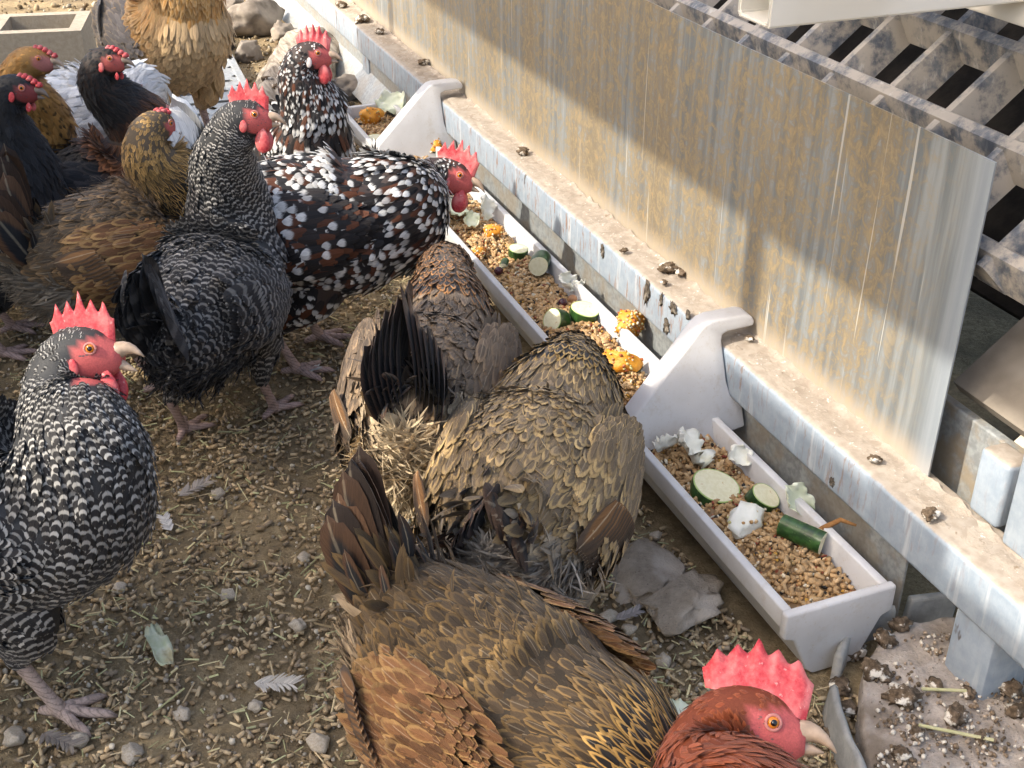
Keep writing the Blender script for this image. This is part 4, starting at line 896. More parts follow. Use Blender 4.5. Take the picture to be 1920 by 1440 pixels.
        V, Q, T = sphere_arrays((0, 0, 0), C([.0020, .0012, .0020]) * hs, 10, 6); A_ = Acc(); en = hlat * sgn + hd * .25; en /= np.linalg.norm(en); e2 = np.cross(en, hup)
        ra = np.arange(15) / 14 * 2 * np.pi; A2 = Acc(); A2.add(*tube_arrays((ec + en * .0016 * hs)[None] + (np.cos(ra)[:, None] * e2 + np.sin(ra)[:, None] * hup) * .0044 * hs, .0011 * hs, 6, False)); link('eyelid', A2.mesh('eyelid'), M_LID, e_)
        A_.add((ec + en * .0035 * hs)[None] + V[:, :1] * e2 + V[:, 1:2] * en + V[:, 2:3] * hup, Q, T); link('pupil', A_.mesh('pupil'), M_PUPIL, e_)
    bo = rad(beak_open); bm_ = beak or M_BEAK
    f_ = np.linspace(0, 1, 7); up_ = [H(.024 + .024 * x, 0, .000 + .0025 * math.sin(x * 3) - .009 * x ** 2.2 + math.tan(bo * .4) * .02 * x) for x in f_]
    V, Q, T = tube_arrays(up_, C([.0074, .0070, .0061, .0049, .0036, .0021, .0005]) * hs, 12); A_ = Acc(); A_.add(V, Q, T); link('upper_beak', A_.mesh('upper_beak'), bm_, root)
    dn_ = [H(.022 + .019 * x, 0, -.0075 - .002 * x - math.tan(bo) * .018 * x) for x in f_]
    V, Q, T = tube_arrays(dn_, C([.0056, .0052, .0045, .0037, .0028, .0017, .0005]) * hs, 10); A_ = Acc(); A_.add(V, Q, T); link('lower_beak', A_.mesh('lower_beak'), bm_, root)
    return root

def W(px, py, z): return px_z(px, py, z)
def LH(base, heading, x, y, z):                                     # head given in the hen's own frame
    a = rad(heading); return C([base[0] + x * math.cos(a) - y * math.sin(a), base[1] + x * math.sin(a) + y * math.cos(a), z])
make_hen('black and white barred hen with open beak, standing on bare litter away from the trough', 'barred', (-.118, 1.045), -21, W(162, 664, .355), -24, 6, comb='single', comb_s=.9, beak_open=22, feet=[(-.06, .05), (.040, -.045)], tail_pitch=40, pitch=12, detail=1.05, leg_col=(.46, .35, .29), neck_s=1.08, roll=24, hs=1.15, fs=.85)
make_hen('dark barred hen seen from behind with its tail towards the bare litter', 'barred_dark', (.165, 1.490), 58, W(468, 220, .43), -24, 0, comb='single', comb_s=.9, scale=.93, pitch=22, tail_pitch=86, tail_len=.135, feet=[(-.05, .055), (.03, -.055)], detail=1.05, neck_s=1.05, tail_splay=.7, roll=14, hs=1.02, face_s=.9)
make_hen('black, white and mahogany spangled hen leaning over the trough with lowered head', 'spangled', (.345, 1.625), -10, W(850, 332, .232), -34, -12, comb='single', comb_s=1.0, pitch=0, tail_pitch=58, tail_len=.15, feet=[(-.02, .05), (-.06, -.05)], detail=1.05, feed=True, neck_s=.92, roll=24, plump=1.06, hs=1.12)
make_hen('spangled hen with raised head standing by the far end of the trough', 'spangled', (.400, 1.99), -82, W(588, 104, .385), -25, 0, comb='single', comb_s=.95, pitch=28, tail_pitch=30, detail=.95, lobe=M_LOBEW, neck_s=1.0, plump=.84, roll=12, scale=.95, hs=1.02, face_s=.85)
make_hen('brown hen seen from behind with upright dark tail and cream fluff, feeding at the trough', 'brown_dark', (.338, 1.105), 64, W(862, 505, .165), 45, -45, comb='pea', pitch=-6, tail_pitch=70, tail_len=.125, tail_fan=.6, feet=[(.0, .045), (-.03, -.045)], fluff=3600, muff=True, leg_col=(.36, .37, .34), tail_splay=1.0, feed=True, neck_s=1.0, plump=.95, hs=1.0, face_s=.6, fs=.8)
make_hen('gold and black partridge hen with pale grey fluff, head down in the trough', 'partridge_pale', (.378, .905), 54, W(1100, 695, .150), 42, -50, comb='pea', pitch=-2, tail_pitch=30, tail_len=.06, fluff=4200, muff=True, plump=1.0, leg_col=(.30, .31, .30), detail=1.05, feed=True, neck_s=1.0, hs=1.0, face_s=.6, fs=.75)
make_hen('brown gold-laced hen with tall dark tail and golden neck with black spots', 'partridge', (.246, .640), -64, LH((.246, .640), -56, .225, .0, .14), -40, -45, comb='pea', scale=.95, pitch=-4, tail_pitch=60, tail_len=.125, tail_fan=.35, tail_splay=.6, fluff=2200, muff=True, detail=1.05, plump=1.03, feed=True, neck_s=.95, hs=1.0, face_s=.6, fs=.72)
make_hen('red-brown hen with big red comb and orange eye beside the trough end', 'red', (.225, .385), 18, W(1412, 1362, .29), -34, 2, comb='single', comb_s=1.05, spike=.5, pitch=10, tail_pitch=35, detail=1.2, wattle_s=1.2, roll=40, lobe=M_LOBEW, neck_s=1.05, hs=1.15, fs=.75)
make_hen('brown hen with gold and black striped neck and grey fluff, behind the barred hens', 'brown_gold', (.075, 1.66), 12, W(296, 237, .382), 25, -5, comb='pea', scale=.95, pitch=6, tail_pitch=82, tail_len=.14, fluff=3200, muff=True, plump=1.05, neck_s=1.2, roll=6, hs=1.0, face_s=.55, fs=.8)
make_hen('black-headed hen with mahogany neck between buff hen and gold-necked hen', 'mahogany', (.075, 1.945), 4, W(203, 114, .405), -30, 0, comb='pea', scale=.90, pitch=26, tail_pitch=66, detail=.95, beak=M_BEAKD, face=(.40, .09, .075), wattle_s=.4, neck_s=1.0, roll=12, hs=.98, face_s=.75)
make_hen('black hen with small red comb at the left of the buff hen', 'black', (-.125, 1.845), 2, W(36, 168, .40), -25, -5, comb='pea', scale=.92, pitch=24, tail_pitch=50, detail=.95, beak=M_BEAKD, face=(.18, .035, .035), wattle_s=.45, neck_s=1.0, roll=12, hs=.98, face_s=.75)
make_hen('ginger buff hen with black-streaked breast in front of the white hen', 'buff_streak', (-.078, 2.06), -20, W(66, 114, .40), -20, -4, comb='pea', scale=.92, plump=.95, pitch=28, tail_pitch=40, detail=.95, face=(.42, .15, .12), muff=True, neck_s=1.05, roll=12, hs=1.0, face_s=.65)
make_hen('white hen with fanned white tail in front of the concrete block', 'white', (.045, 2.25), 8, W(255, 215, .25), 0, -20, comb='single', pitch=-2, tail_pitch=56, tail_len=.17, detail=.85, tail_splay=1.4, tail_fan=1.6, hs=1.0)
make_hen('large golden buff hen standing on the perforated steel walkway', 'buff', (.262, 2.53), -70, C([.31, 2.36, .58]), -50, 0, comb='single', scale=1.12, pitch=24, tail_pitch=25, tail_len=.07, detail=1.2, fluff=900, z0=.04, neck_s=1.25, fs=.8)

# ------------------------------------------------------------------ food in the trough
def bed_z(x, y):
    n = mnoise.fractal(Vector((x * 22, y * 22, 2.0)), .8, 2, 3) * .006
    far = .004 * mnoise.noise(Vector((y * 4, 1, 7)))
    return .063 + n * 1.2 + far + .006 * math.cos((x - TX) * 30)
def food():
    xs = np.linspace(-.0495, .0495, 18); ys = np.linspace(TY0 + .012, TY1 - .012, 420); X, Y = np.meshgrid(xs + TX, ys, indexing='ij'); Z = np.vectorize(bed_z)(X, Y)
    V = np.stack([X, Y, Z], -1).reshape(-1, 3); w = len(ys); i = np.arange(17)[:, None] * w; j = np.arange(w - 1)[None]
    A = Acc(); A.add(V, np.stack([i + j, i + w + j, i + w + j + 1, i + j + 1], -1).reshape(-1, 4), None, col=np.tile(C([.20, .125, .06]), (len(V), 1)))
    def scat(n, tv, tf, size, pal, wts, up=.5, dz=.0):
        P = np.stack([TX + rng.uniform(-.047, .047, n), rng.uniform(TY0 + .015, TY1 - .015, n), np.zeros(n)], 1); P[:, 2] = [bed_z(a, b) for a, b in P[:, :2]] + rng.uniform(-.0005, .003, n) + dz
        c = pick(n, pal, wts) * lum(n, .75, 1.15); v, f, c = scatter_pieces(n, tv, tf, P, size, c, up); q = [a for a in f if a.shape[1] == 4]; t = [a for a in f if a.shape[1] == 3]
        A.add(v, np.concatenate(q) if q else None, np.concatenate(t) if t else None, col=c)
    n = 9000; s = rng.uniform(.0032, .0058, (n, 1)) * rng.uniform(.7, 1.15, (n, 3))
    scat(n, SPH_V, [SPH_Q, SPH_T], s, [(.46, .29, .13), (.40, .23, .09), (.55, .40, .22), (.62, .52, .36), (.26, .07, .03), (.50, .28, .05), (.03, .025, .02), (.30, .20, .08)], [.26, .22, .16, .08, .08, .07, .05, .08])
    n = 2600; tv, tf = cyl_tmpl(7); s = np.stack([rng.uniform(.006, .015, n), *(rng.uniform(.0042, .0056, n),) * 2], 1)
    scat(n, tv, tf, s, [(.47, .30, .14), (.40, .25, .115), (.52, .35, .18)], None, .35, .0012)
    n = 420; s = np.stack([rng.uniform(.007, .010, n), rng.uniform(.004, .005, n), rng.uniform(.002, .003, n)], 1)
    scat(n, SPH_V, [SPH_Q, SPH_T], s, [(.02, .018, .016), (.60, .55, .42), (.22, .05, .03)], [.5, .3, .2], .4, .002)
    o = link('grain_mix', A.mesh('grain_mix'), M_GRAIN); tag(o, 'mixed grain, seeds and pellets filling the white trough', 'grain feed', kind='stuff')
food()
def mat_flesh():
    g = G('courgette_flesh', .35, .45); o = g.obj(); s = g.sep(o); r = g.math('SQRT', g.math('ADD', g.math('MULTIPLY', s[0], s[0]), g.math('MULTIPLY', s[1], s[1])))
    n = g.noise(o, 160, 4, .6); c = g.mix(g.ss(n, .35, .65), (.66, .62, .40), (.73, .70, .50)); c = g.mix(g.ss(n, .62, .7), c, (.55, .43, .22))
    g.col(c); g.bump(n, .2, .001); g.b.inputs['Subsurface Weight'].default_value = .12; g.b.inputs['Subsurface Radius'].default_value = (.006, .006, .003); return g.m
M_FLESH = mat_flesh(); M_RINDEDGE = mottled('courgette_edge', (.30, .42, .12), (.42, .52, .20), 60, .4, .1)
def mat_rind():
    g = G('courgette_rind', .3, .5); o = g.obj(); n = g.noise(g.obj((1, 1, .25)), 120, 4, .65); n2 = g.noise(o, 260, 3, .6)
    c = g.mix(g.ss(n, .4, .65), (.012, .040, .010), (.035, .095, .022)); c = g.mix(g.ss(n2, .64, .72), c, (.16, .24, .08)); g.col(c); g.bump(n, .15, .001); return g.m
M_RIND = mat_rind()
M_CABB = mottled('cabbage', (.62, .66, .46), (.74, .76, .60), 30, .45, .25, (.52, .60, .34), .35)
M_CABBW = mottled('cabbage_core', (.74, .73, .62), (.80, .79, .70), 40, .45, .2, (.66, .62, .42), .35)
M_SQUASH = mottled('squash_flesh', (.62, .24, .015), (.72, .33, .03), 60, .45, .5, (.50, .17, .012), .4)
M_SKIN_SQ = mottled('squash_skin', (.02, .03, .015), (.05, .06, .03), 60, .5, .3)
M_GRAPE = mat_plain('grape', (.055, .010, .016), .25, .5, .3)
def food_pos(px, py, dz=.0, z=.072):
    p = px_z(px, py, z); return np.array([p[0], p[1], z + dz])
def disc_arrays(r, th, n=28, wob=.04, seed=0):
    a = np.arange(n) / n * 2 * np.pi; rr = r * (1 + wob * np.sin(a * 2 + seed) + wob * .5 * np.sin(a * 3 + seed * 2))
    ring = lambda k, z: np.stack([np.cos(a) * rr * k, np.sin(a) * rr * k, np.full(n, z)], 1)
    return ring, n
def courgette(px, py, r, th, tilt, az, label, dz=.0, z=.076, arc=1.0):
    p = food_pos(px, py, dz, z); t = thing('courgette_slice', label, 'courgette', tuple(p), 'courgette pieces in the trough'); t.rotation_euler = (rad(tilt), 0, rad(az))
    ring, n = disc_arrays(r, th, 28, .045, px); j = np.arange(n); j2 = (j + 1) % n
    def wall(R, close=False):
        V = np.concatenate(R); q = [np.stack([k * n + j, k * n + j2, (k + 1) * n + j2, (k + 1) * n + j], 1) for k in range(len(R) - 1)]; return V, np.concatenate(q)
    V, Q = wall([ring(.93, -th), ring(1.0, -th * .9), ring(1.01, -th * .5), ring(1.0, -.0025), ring(.985, -.0006)]); link('rind', mesh_raw('rind', V, [Q]), M_RIND, t)
    V, Q = wall([ring(.986, -.0008), ring(.965, .0002), ring(.925, .0001)]); link('rind_edge', mesh_raw('rind_edge', V, [Q]), M_RINDEDGE, t)
    V = np.concatenate([ring(.93, 0), ring(.55, .0008), [[0, 0, .0006]]]); Q = np.stack([j, j2, n + j2, n + j], 1); T = np.stack([n + j, n + j2, np.full(n, 2 * n)], 1); A = Acc(); A.add(V, Q, T)
    Vb = np.concatenate([ring(.94, -th), [[0, 0, -th]]]); A.add(Vb, None, np.stack([j2, j, np.full(n, n)], 1)); link('flesh', A.mesh('flesh'), M_FLESH, t)
courgette(1343, 915, .0285, .030, 12, 20, 'largest round courgette slice, cut face up, by the near hanger', .004)
courgette(1436, 936, .0180, .022, 30, 40, 'small round courgette slice beside the largest slice', .006)
courgette(972, 474, .0165, .020, 6, 10, 'round courgette slice standing next to the orange squash', .008)
courgette(1015, 497, .0165, .040, 98, 150, 'dark courgette chunk lying on its side against the trough back', .010)
courgette(1035, 606, .0165, .030, 62, -60, 'tilted courgette slice at the front rim of the trough', .006)
courgette(1097, 590, .0210, .024, 14, 30, 'round courgette slice next to the feeding partridge hen', .010)
courgette(705, 262, .0220, .014, 10, 0, 'courgette slice in the far corner of the trough', .002)
def wedge(px, py, label, sz, az, tilt, dz=.004):
    p = food_pos(px, py, dz); t = thing('courgette_wedge', label, 'courgette', tuple(p), 'courgette pieces in the trough'); t.rotation_euler = (rad(tilt), 0, rad(az))
    k = 14; a = np.linspace(-.15, math.pi + .15, k); L, w, h = sz
    arc = np.stack([np.cos(a) * w, np.sin(a) * h], 1); V = np.concatenate([np.stack([np.full(k, x), arc[:, 0], arc[:, 1]], 1) for x in (-L, 0, L)]); j = np.arange(k - 1)
    link('rind', mesh_raw('rind', V, [np.concatenate([np.stack([r * k + j, r * k + j + 1, (r + 1) * k + j + 1, (r + 1) * k + j], 1) for r in (0, 1)])]), M_RIND, t)
    e = Acc(); 
    for s_, x in ((0, -L), (2, L)): e.add(np.concatenate([V[s_ * k:(s_ + 1) * k] * C([1.001, .995, .995]), [[x, 0, 0]]]), None, np.stack([j, j + 1, np.full(k - 1, k)], 1))
    e.add(C([[-L, w, -.002], [L, w, -.002], [L, -w, -.002], [-L, -w, -.002]]), [[0, 1, 2, 3]]); link('flesh', e.mesh('flesh', False), M_FLESH, t)
wedge(1502, 1015, 'dark green courgette wedge standing skin out near the trough end', (.026, .013, .010), 118, -62, .010)
wedge(945, 497, 'small courgette piece below the orange squash', (.012, .007, .006), 60, -20, .002)
def leaf_mesh(name, w, l, seed, curl=.5, ruff=.35, th=.0012, n=14):
    u = np.linspace(-1, 1, n); U_, V_ = np.meshgrid(u, u, indexing='ij'); X = np.zeros((n, n, 3))
    for i in range(n):
        for j in range(n):
            a, b = U_[i, j], V_[i, j]; sx, sy = a * math.sqrt(1 - b * b / 2), b * math.sqrt(1 - a * a / 2); k = 1 + .22 * mnoise.noise(Vector((a * 1.5 + seed, b * 1.5, seed)))
            z = curl * (sx * sx * .8 + sy * sy * .4) + ruff * (sx * sx + sy * sy) * mnoise.noise(Vector((a * 2.4 + seed, b * 2.4, 3 + seed))) + .05 * math.exp(-(sx * 6) ** 2)
            X[i, j] = (sx * w * k, sy * l * k, z * (w + l) / 2)
    V = X.reshape(-1, 3); Vb = V - C([0, 0, th]); m = n * n; i = np.arange(n - 1)[:, None] * n; j = np.arange(n - 1)[None]; q = np.stack([i + j, i + j + 1, i + n + j + 1, i + n + j], -1).reshape(-1, 4)
    b = np.concatenate([np.arange(n), np.arange(1, n) * n + n - 1, (n - 1) * n + np.arange(n - 2, -1, -1), np.arange(n - 2, 0, -1) * n]); b2 = np.roll(b, -1)
    return mesh_raw(name, np.concatenate([V, Vb]), [np.concatenate([q[:, ::-1], q + m, np.stack([b, b2, b2 + m, b + m], 1)])])
def cabbage(px, py, w, l, rot, label, seed, mat=None, dz=.004, curl=.6, ruff=.6, z=.075, name='cabbage_leaf'):
    o = link(name, leaf_mesh(name, w, l, seed, curl, ruff), mat or M_CABB); o.location = tuple(food_pos(px, py, dz, z)); o.rotation_euler = tuple(rad(a) for a in rot); tag(o, label, 'cabbage', 'cabbage pieces in the trough')
cabbage(1290, 862, .022, .026, (35, 20, 30), 'crinkled white cabbage piece tucked under the near hanger', 1, M_CABBW, .012, .9, .9)
cabbage(1255, 850, .016, .018, (-20, 40, 70), 'small pale cabbage shred against the front rim by the near hanger', 2, M_CABBW, .010, .9, .9)
cabbage(1490, 955, .016, .024, (60, -30, 20), 'pale green cabbage leaf leaning on the back rim of the trough', 3, M_CABB, .014, .8, .7)
cabbage(850, 408, .030, .024, (18, 10, 40), 'large pale green cabbage leaf below the spangled hen beak', 4, M_CABB, .014, .35, .5)
cabbage(908, 405, .016, .022, (55, 20, 10), 'white cabbage piece next to the large cabbage leaf', 5, M_CABBW, .014, .9, .8)
cabbage(1060, 545, .015, .018, (50, -20, 60), 'small white cabbage piece on the back side of the trough', 6, M_CABBW, .012, .9, .8)
cabbage(735, 208, .034, .030, (25, -20, 10), 'broad cabbage leaf in the far corner of the trough', 7, M_CABB, .016, .4, .6)
cabbage(830, 385, .020, .022, (40, -20, 100), 'curled white cabbage piece behind the large cabbage leaf', 24, M_CABBW, .014, .9, .8)
cabbage(885, 425, .014, .016, (30, 10, -30), 'small torn cabbage shred between the large leaf and the orange squash', 25, M_CABB, .010, .8, .8)
cabbage(1385, 868, .013, .015, (40, -30, 20), 'small white cabbage shred behind the largest courgette slice', 26, M_CABBW, .010, .9, .8)
cabbage(1085, 545, .012, .012, (20, 30, 120), 'tiny white cabbage scrap beside the hazelnut', 27, M_CABBW, .008, .9, .8)
def chunk(px, py, size, rot, label, seed, mat, cat, name, grp, dz=.006, seeds=0, z=.074, amp=.38, skin=None):
    t = thing(name, label, cat, tuple(food_pos(px, py, dz, z)), grp); t.rotation_euler = tuple(rad(a) for a in rot)
    me = rock_mesh('flesh', size, seed, sub=3, amp=amp, freq=1.1, cuts=5); link('flesh', me, mat, t)
    if skin: o = link('skin', rock_mesh('skin', tuple(s * 1.02 for s in size), seed, sub=3, amp=amp, freq=1.1, cuts=5), skin, t); o.location = (0, 0, -.004)
    if seeds:
        V = np.array([v.co for v in me.vertices]); i = rng.integers(0, len(V), seeds); P = V[i] * 1.02; s = rng.uniform(.003, .0055, (seeds, 1)) * rng.uniform(.6, 1.2, (seeds, 3))
        v, f, c = scatter_pieces(seeds, SPH_V, [SPH_Q, SPH_T], P, s, pick(seeds, [(.55, .38, .2), (.66, .58, .42), (.42, .25, .1), (.34, .10, .04), (.5, .45, .2)])); o = link('stuck_seeds', mesh_raw('stuck_seeds', v, f, {'col': c}), M_GRAIN, t); o['kind'] = 'stuff'
G_SQ = 'orange squash pieces in the trough'
chunk(1398, 985, (.026, .020, .016), (20, -10, 40), 'cream cabbage core chunk between the courgette slices and the wedge', 11, M_CABBW, 'cabbage', 'cabbage_core', 'cabbage pieces in the trough', .006, 14, amp=.45)
chunk(925, 443, (.020, .016, .013), (0, 10, 20), 'orange squash piece against the back rim of the trough', 12, M_SQUASH, 'squash', 'squash_piece', G_SQ, .008, 60)
chunk(890, 478, (.022, .018, .010), (0, 0, 60), 'flat orange squash piece covered in seeds at the front rim', 13, M_SQUASH, 'squash', 'squash_piece', G_SQ, .002, 110)
chunk(1180, 622, (.026, .020, .018), (10, 0, 30), 'orange squash piece thickly stuck with seeds beside the partridge hen head', 14, M_SQUASH, 'squash', 'squash_piece', G_SQ, .016, 190)
chunk(1165, 690, (.030, .018, .018), (25, 0, -40), 'dark-skinned squash piece between the partridge hen and the near hanger', 15, M_SQUASH, 'squash', 'squash_piece', G_SQ, .008, 90, skin=M_SKIN_SQ)
chunk(697, 228, (.026, .022, .020), (0, 0, 10), 'orange squash piece in the far corner of the trough', 16, M_SQUASH, 'squash', 'squash_piece', G_SQ, .010, 80)
chunk(815, 285, (.018, .020, .018), (0, 0, 80), 'dark green squash piece beside the far hanger', 17, M_SQUASH, 'squash', 'squash_piece', G_SQ, .012, 70, skin=M_SKIN_SQ)
for px, py, nm, lab in ((1055, 572, 'grape', 'dark red grape beside the white cabbage piece'), (935, 512, 'grape', 'dark red grape near the feeding brown hen'), (1073, 565, 'hazelnut', 'brown hazelnut next to the dark grape')):
    A = Acc(); A.add(*sphere_arrays((0, 0, 0), (.0078, .0068, .0068), 14, 10)); o = link(nm, A.mesh(nm), M_GRAPE if nm == 'grape' else mat_plain('nut', (.30, .15, .07), .5)); o.location = tuple(food_pos(px, py, .004)); tag(o, lab, nm)
A = Acc(); q = [food_pos(1510, 1020, .004), food_pos(1540, 1012, .016), food_pos(1570, 1010, .026), food_pos(1600, 1018, .024)]
A.add(*tube_arrays(q, [.003, .0035, .003, .0015], 7)); o = link('dried_stalk', A.mesh('dried_stalk'), mottled('stalk', (.22, .10, .03), (.34, .17, .06), 80)); tag(o, 'curved brown dried stalk lying over the back rim of the trough', 'stalk')

# ------------------------------------------------------------------ stones, slab, pipes, droppings, loose bits
def rock(px, py, size, rot, label, seed, mat=None, z=0.0, name='stone', cat='stone', grp=None, amp=.3, sub=4, sink=.4):
    o = link(name, rock_mesh(name, size, seed, sub=sub, amp=amp, cuts=9), mat or M_STONE); p = px_z(px, py, z); o.location = (p[0], p[1], z + size[2] * (1 - 2 * sink)); o.rotation_euler = (0, 0, rad(rot)); tag(o, label, cat, grp); return o
rock(1272, 1150, (.052, .040, .024), 20, 'angular grey stone sunk in the litter in front of the trough', 21, sink=.25, amp=.4)
rock(1205, 1075, (.060, .045, .014), 60, 'flat dusty stone buried in the litter behind the angular stone', 22, sink=.40, amp=.3)
M_PEB = mottled('pebble_stone', (.38, .32, .24), (.50, .44, .35), 8, .9, .3)
def pebbles():
    spots = [(1140, 1165, .012), (1245, 1245, .010), (1005, 1000, .009), (560, 1180, .011), (640, 1290, .010), (345, 1345, .010), (250, 1420, .012), (480, 1330, .009), (225, 1110, .010), (430, 1120, .010), (600, 1400, .013), (150, 1395, .012), (30, 1390, .013), (410, 930, .010), (560, 700, .009), (1230, 1010, .009), (1180, 1185, .009), (570, 1050, .009)]
    meshes = [rock_mesh('pebble', (1, .8, .7), 40 + k, sub=3, amp=.4, cuts=8) for k in range(4)]
    for k, (px, py, s) in enumerate(spots):
        o = link('pebble', meshes[k % 4], M_PEB); p = px_z(px, py, 0); o.location = (p[0], p[1], s * .45); o.scale = (s, s, s); o.rotation_euler = (0, 0, k * 1.7); tag(o, ('small grey pebble in the litter between trough and feeding hens' if px > 900 else 'larger grey pebble lying in the open litter' if s > .0105 else 'small grey pebble lying in the open litter'), 'pebble', 'pebbles in the litter')
pebbles()
def slab():
    pts = [px_z(a, b, .03)[:2] for a, b in [(1655, 1190), (1700, 1165), (1790, 1150), (1905, 1245), (2010, 1340), (2020, 1500), (1760, 1560), (1600, 1520), (1625, 1420), (1612, 1330), (1622, 1240)]]
    pts = np.array(pts); cen = pts.mean(0); n = 96; k = 22; a = np.linspace(0, len(pts), n, endpoint=False); out = np.stack([np.interp(a, np.arange(len(pts) + 1), np.append(pts[:, i], pts[0, i])) for i in (0, 1)], 1)
    V = []
    for r in range(k + 1):
        f_ = r / k
        for q in out:
            n1 = mnoise.noise(Vector((q[0] * 40, q[1] * 40, 1))) ; xy = cen + (q - cen) * f_ * (1 + .03 * n1 * (f_ > .9)); z = .030 + .004 * mnoise.fractal(Vector((xy[0] * 30, xy[1] * 30, 4)), .8, 2, 4) + .004 * mnoise.noise(Vector((xy[0] * 9, xy[1] * 9, 8))) - (.006 if r == k else 0); V.append((xy[0], xy[1], z))
    for q in out: V.append((*(cen + (q - cen) * 1.02), -.01))
    i = np.arange(k + 1)[:, None] * n; j = np.arange(n)[None]; j2 = (j + 1) % n; o = link('stone_slab', mesh_raw('stone_slab', np.array(V), [np.stack([i + j, i + n + j, i + n + j2, i + j2], -1).reshape(-1, 4)]), M_SLAB); tag(o, 'rough pale stone slab under the bare end of the rail', 'slab')
slab()
G_DR = 'droppings on the slab and rail'
def dropping(p, s, seed, label, grp=G_DR, flat=.6):
    o = link('dropping', rock_mesh('dropping', (s, s * .8, s * flat), seed, sub=3, amp=.55, freq=2.2), M_DROP); o.location = (p[0], p[1], p[2] + s * flat * .3); o.rotation_euler = (0, 0, seed * 1.3); tag(o, label, 'dropping', grp)
def slab_grit():
    n = 1500; q = np.stack([px_z(a, b, .033) for a, b in zip(rng.uniform(1640, 1930, n), rng.uniform(1185, 1440, n))]); q = q[[mnoise.noise(Vector((v[0] * 28, v[1] * 28, 2))) + random.uniform(-.3, .3) > -.05 for v in q]]; n = len(q)
    s = rng.uniform(.0012, .0055, (n, 1)) * rng.uniform(.6, 1.2, (n, 3)); v, f, c = scatter_pieces(n, CRUMB_V, [SPH_Q, SPH_T], q, s, pick(n, [(.60, .55, .46), (.20, .145, .095), (.33, .26, .19), (.12, .09, .06)]), .4)
    o = link('slab_grit', mesh_raw('slab_grit', v, f, {'col': c}), M_BITS); tag(o, 'white and brown crumbs littering the stone slab', 'grit', kind='stuff')
slab_grit()
for k, (px, py, s) in enumerate([(1695, 1310, .020), (1790, 1345, .015), (1640, 1260, .017), (1600, 1225, .015), (1660, 1200, .013), (1688, 1172, .013), (1575, 1290, .014), (1590, 1330, .012), (1870, 1255, .016), (1890, 1290, .017), (1905, 1335, .012), (1815, 1300, .009), (1690, 1415, .011), (1840, 1385, .009), (1560, 1380, .011), (1610, 1190, .011), (1755, 1285, .010), (1720, 1375, .008)]):
    on = px > 1630; dropping(px_z(px, py, .033 if on else .006), s * .85, 60 + k, ('large white-capped dropping on the stone slab' if s >= .015 else 'brown and white dropping of middle size on the stone slab' if s > .0105 else 'small dark dropping on the stone slab') if on else 'brown clod lying between trough end and stone slab', 'droppings on the slab' if on else 'clods beside the slab')
for k, (px, py, s) in enumerate([(680, 38, .020), (712, 60, .012), (795, 118, .013), (980, 285, .013), (1252, 505, .013), (1278, 512, .010), (1640, 862, .007), (1745, 965, .010), (640, 10, .016), (1170, 470, .006), (1245, 530, .006), (1405, 635, .006)]): dropping(px_z(px, py, .174), s, 90 + k, 'big dried dropping on the dusty rail beyond the far trough hanger' if px < 800 and s > .012 else 'small dried dropping on the dusty rail beyond the far trough hanger' if px < 800 else 'dried dropping on the rail between the two trough hangers' if px < 1300 else 'dried dropping on the rail between the near hanger and the blue post', 'droppings on the rail', .5)
def px_x(px, py, x):
    d = FWv + Rv * (px - 960) / F_PX - Uv * (py - 720) / F_PX; return np.array([0, 0, CAM_H]) + d * (x / d[0])
for k, (px, py, s) in enumerate([(1213, 548, .011), (1240, 562, .008), (1262, 578, .010), (1250, 612, .009), (1290, 590, .006), (1130, 470, .007), (1352, 690, .006), (1560, 905, .005)]):
    o = link('dropping', rock_mesh('dropping', (.0016, s * rng.uniform(.5, 1.0), s * rng.uniform(.8, 1.7)), 170 + k, sub=3, amp=.8, freq=2.6), mottled('dark_smear', (.05, .04, .03), (.14, .115, .085), 120, .9, .5, (.30, .27, .22)) if k == 0 else bpy.data.materials['dark_smear']); q = px_x(px, py, RX0 - .0005); o.location = tuple(q); tag(o, 'dark dried smear on the rail front next to the near hanger' if k < 5 else 'small dark speck dried on the rail front', 'dropping', 'smears on the rail front')
def strip_shell(name, pts, h, th, label, lean=0.0, z0=-.01):
    pts = np.array([px_z(a, b, .02)[:2] for a, b in pts]); t = np.linspace(0, 1, 24); s_ = np.linspace(0, 1, len(pts)); P = np.stack([np.interp(t, s_, pts[:, i]) for i in (0, 1)], 1)
    for _ in range(4): P[1:-1] = (P[:-2] + 2 * P[1:-1] + P[2:]) / 4
    T = np.gradient(P, axis=0); T /= np.linalg.norm(T, axis=1)[:, None]; N = np.stack([-T[:, 1], T[:, 0]], 1); V = []
    for o_, z, l in ((-th / 2, z0, 0), (-th / 2, h * .9, lean), (0, h, lean), (th / 2, h * .9, lean), (th / 2, z0, 0)): V.append(np.concatenate([P + N * (o_ + l), np.full((24, 1), z)], 1))
    V = np.concatenate(V); V[:, 2] += [.004 * mnoise.noise(Vector((v[0] * 30, v[1] * 30, 0))) if v[2] > 0 else 0 for v in V]; i = np.arange(4)[:, None] * 24; j = np.arange(23)[None]; q = np.stack([i + j, i + j + 1, i + 25 + j, i + 24 + j], -1).reshape(-1, 4)
    o = link(name, mesh_raw(name, V, [q, np.array([[0, 24, 48, 72, 96], [119, 95, 71, 47, 23]])]), M_GREYTILE); tag(o, label, 'pipe piece')
strip_shell('broken_pipe', [(1672, 1165), (1625, 1170), (1590, 1200), (1568, 1255)], .040, .009, 'curved broken grey pipe rim against the near end of the trough')
strip_shell('broken_pipe', [(1552, 1310), (1560, 1360), (1580, 1410), (1610, 1480)], .042, .008, 'bent grey metal strip beside the red-brown hen beak', .004)
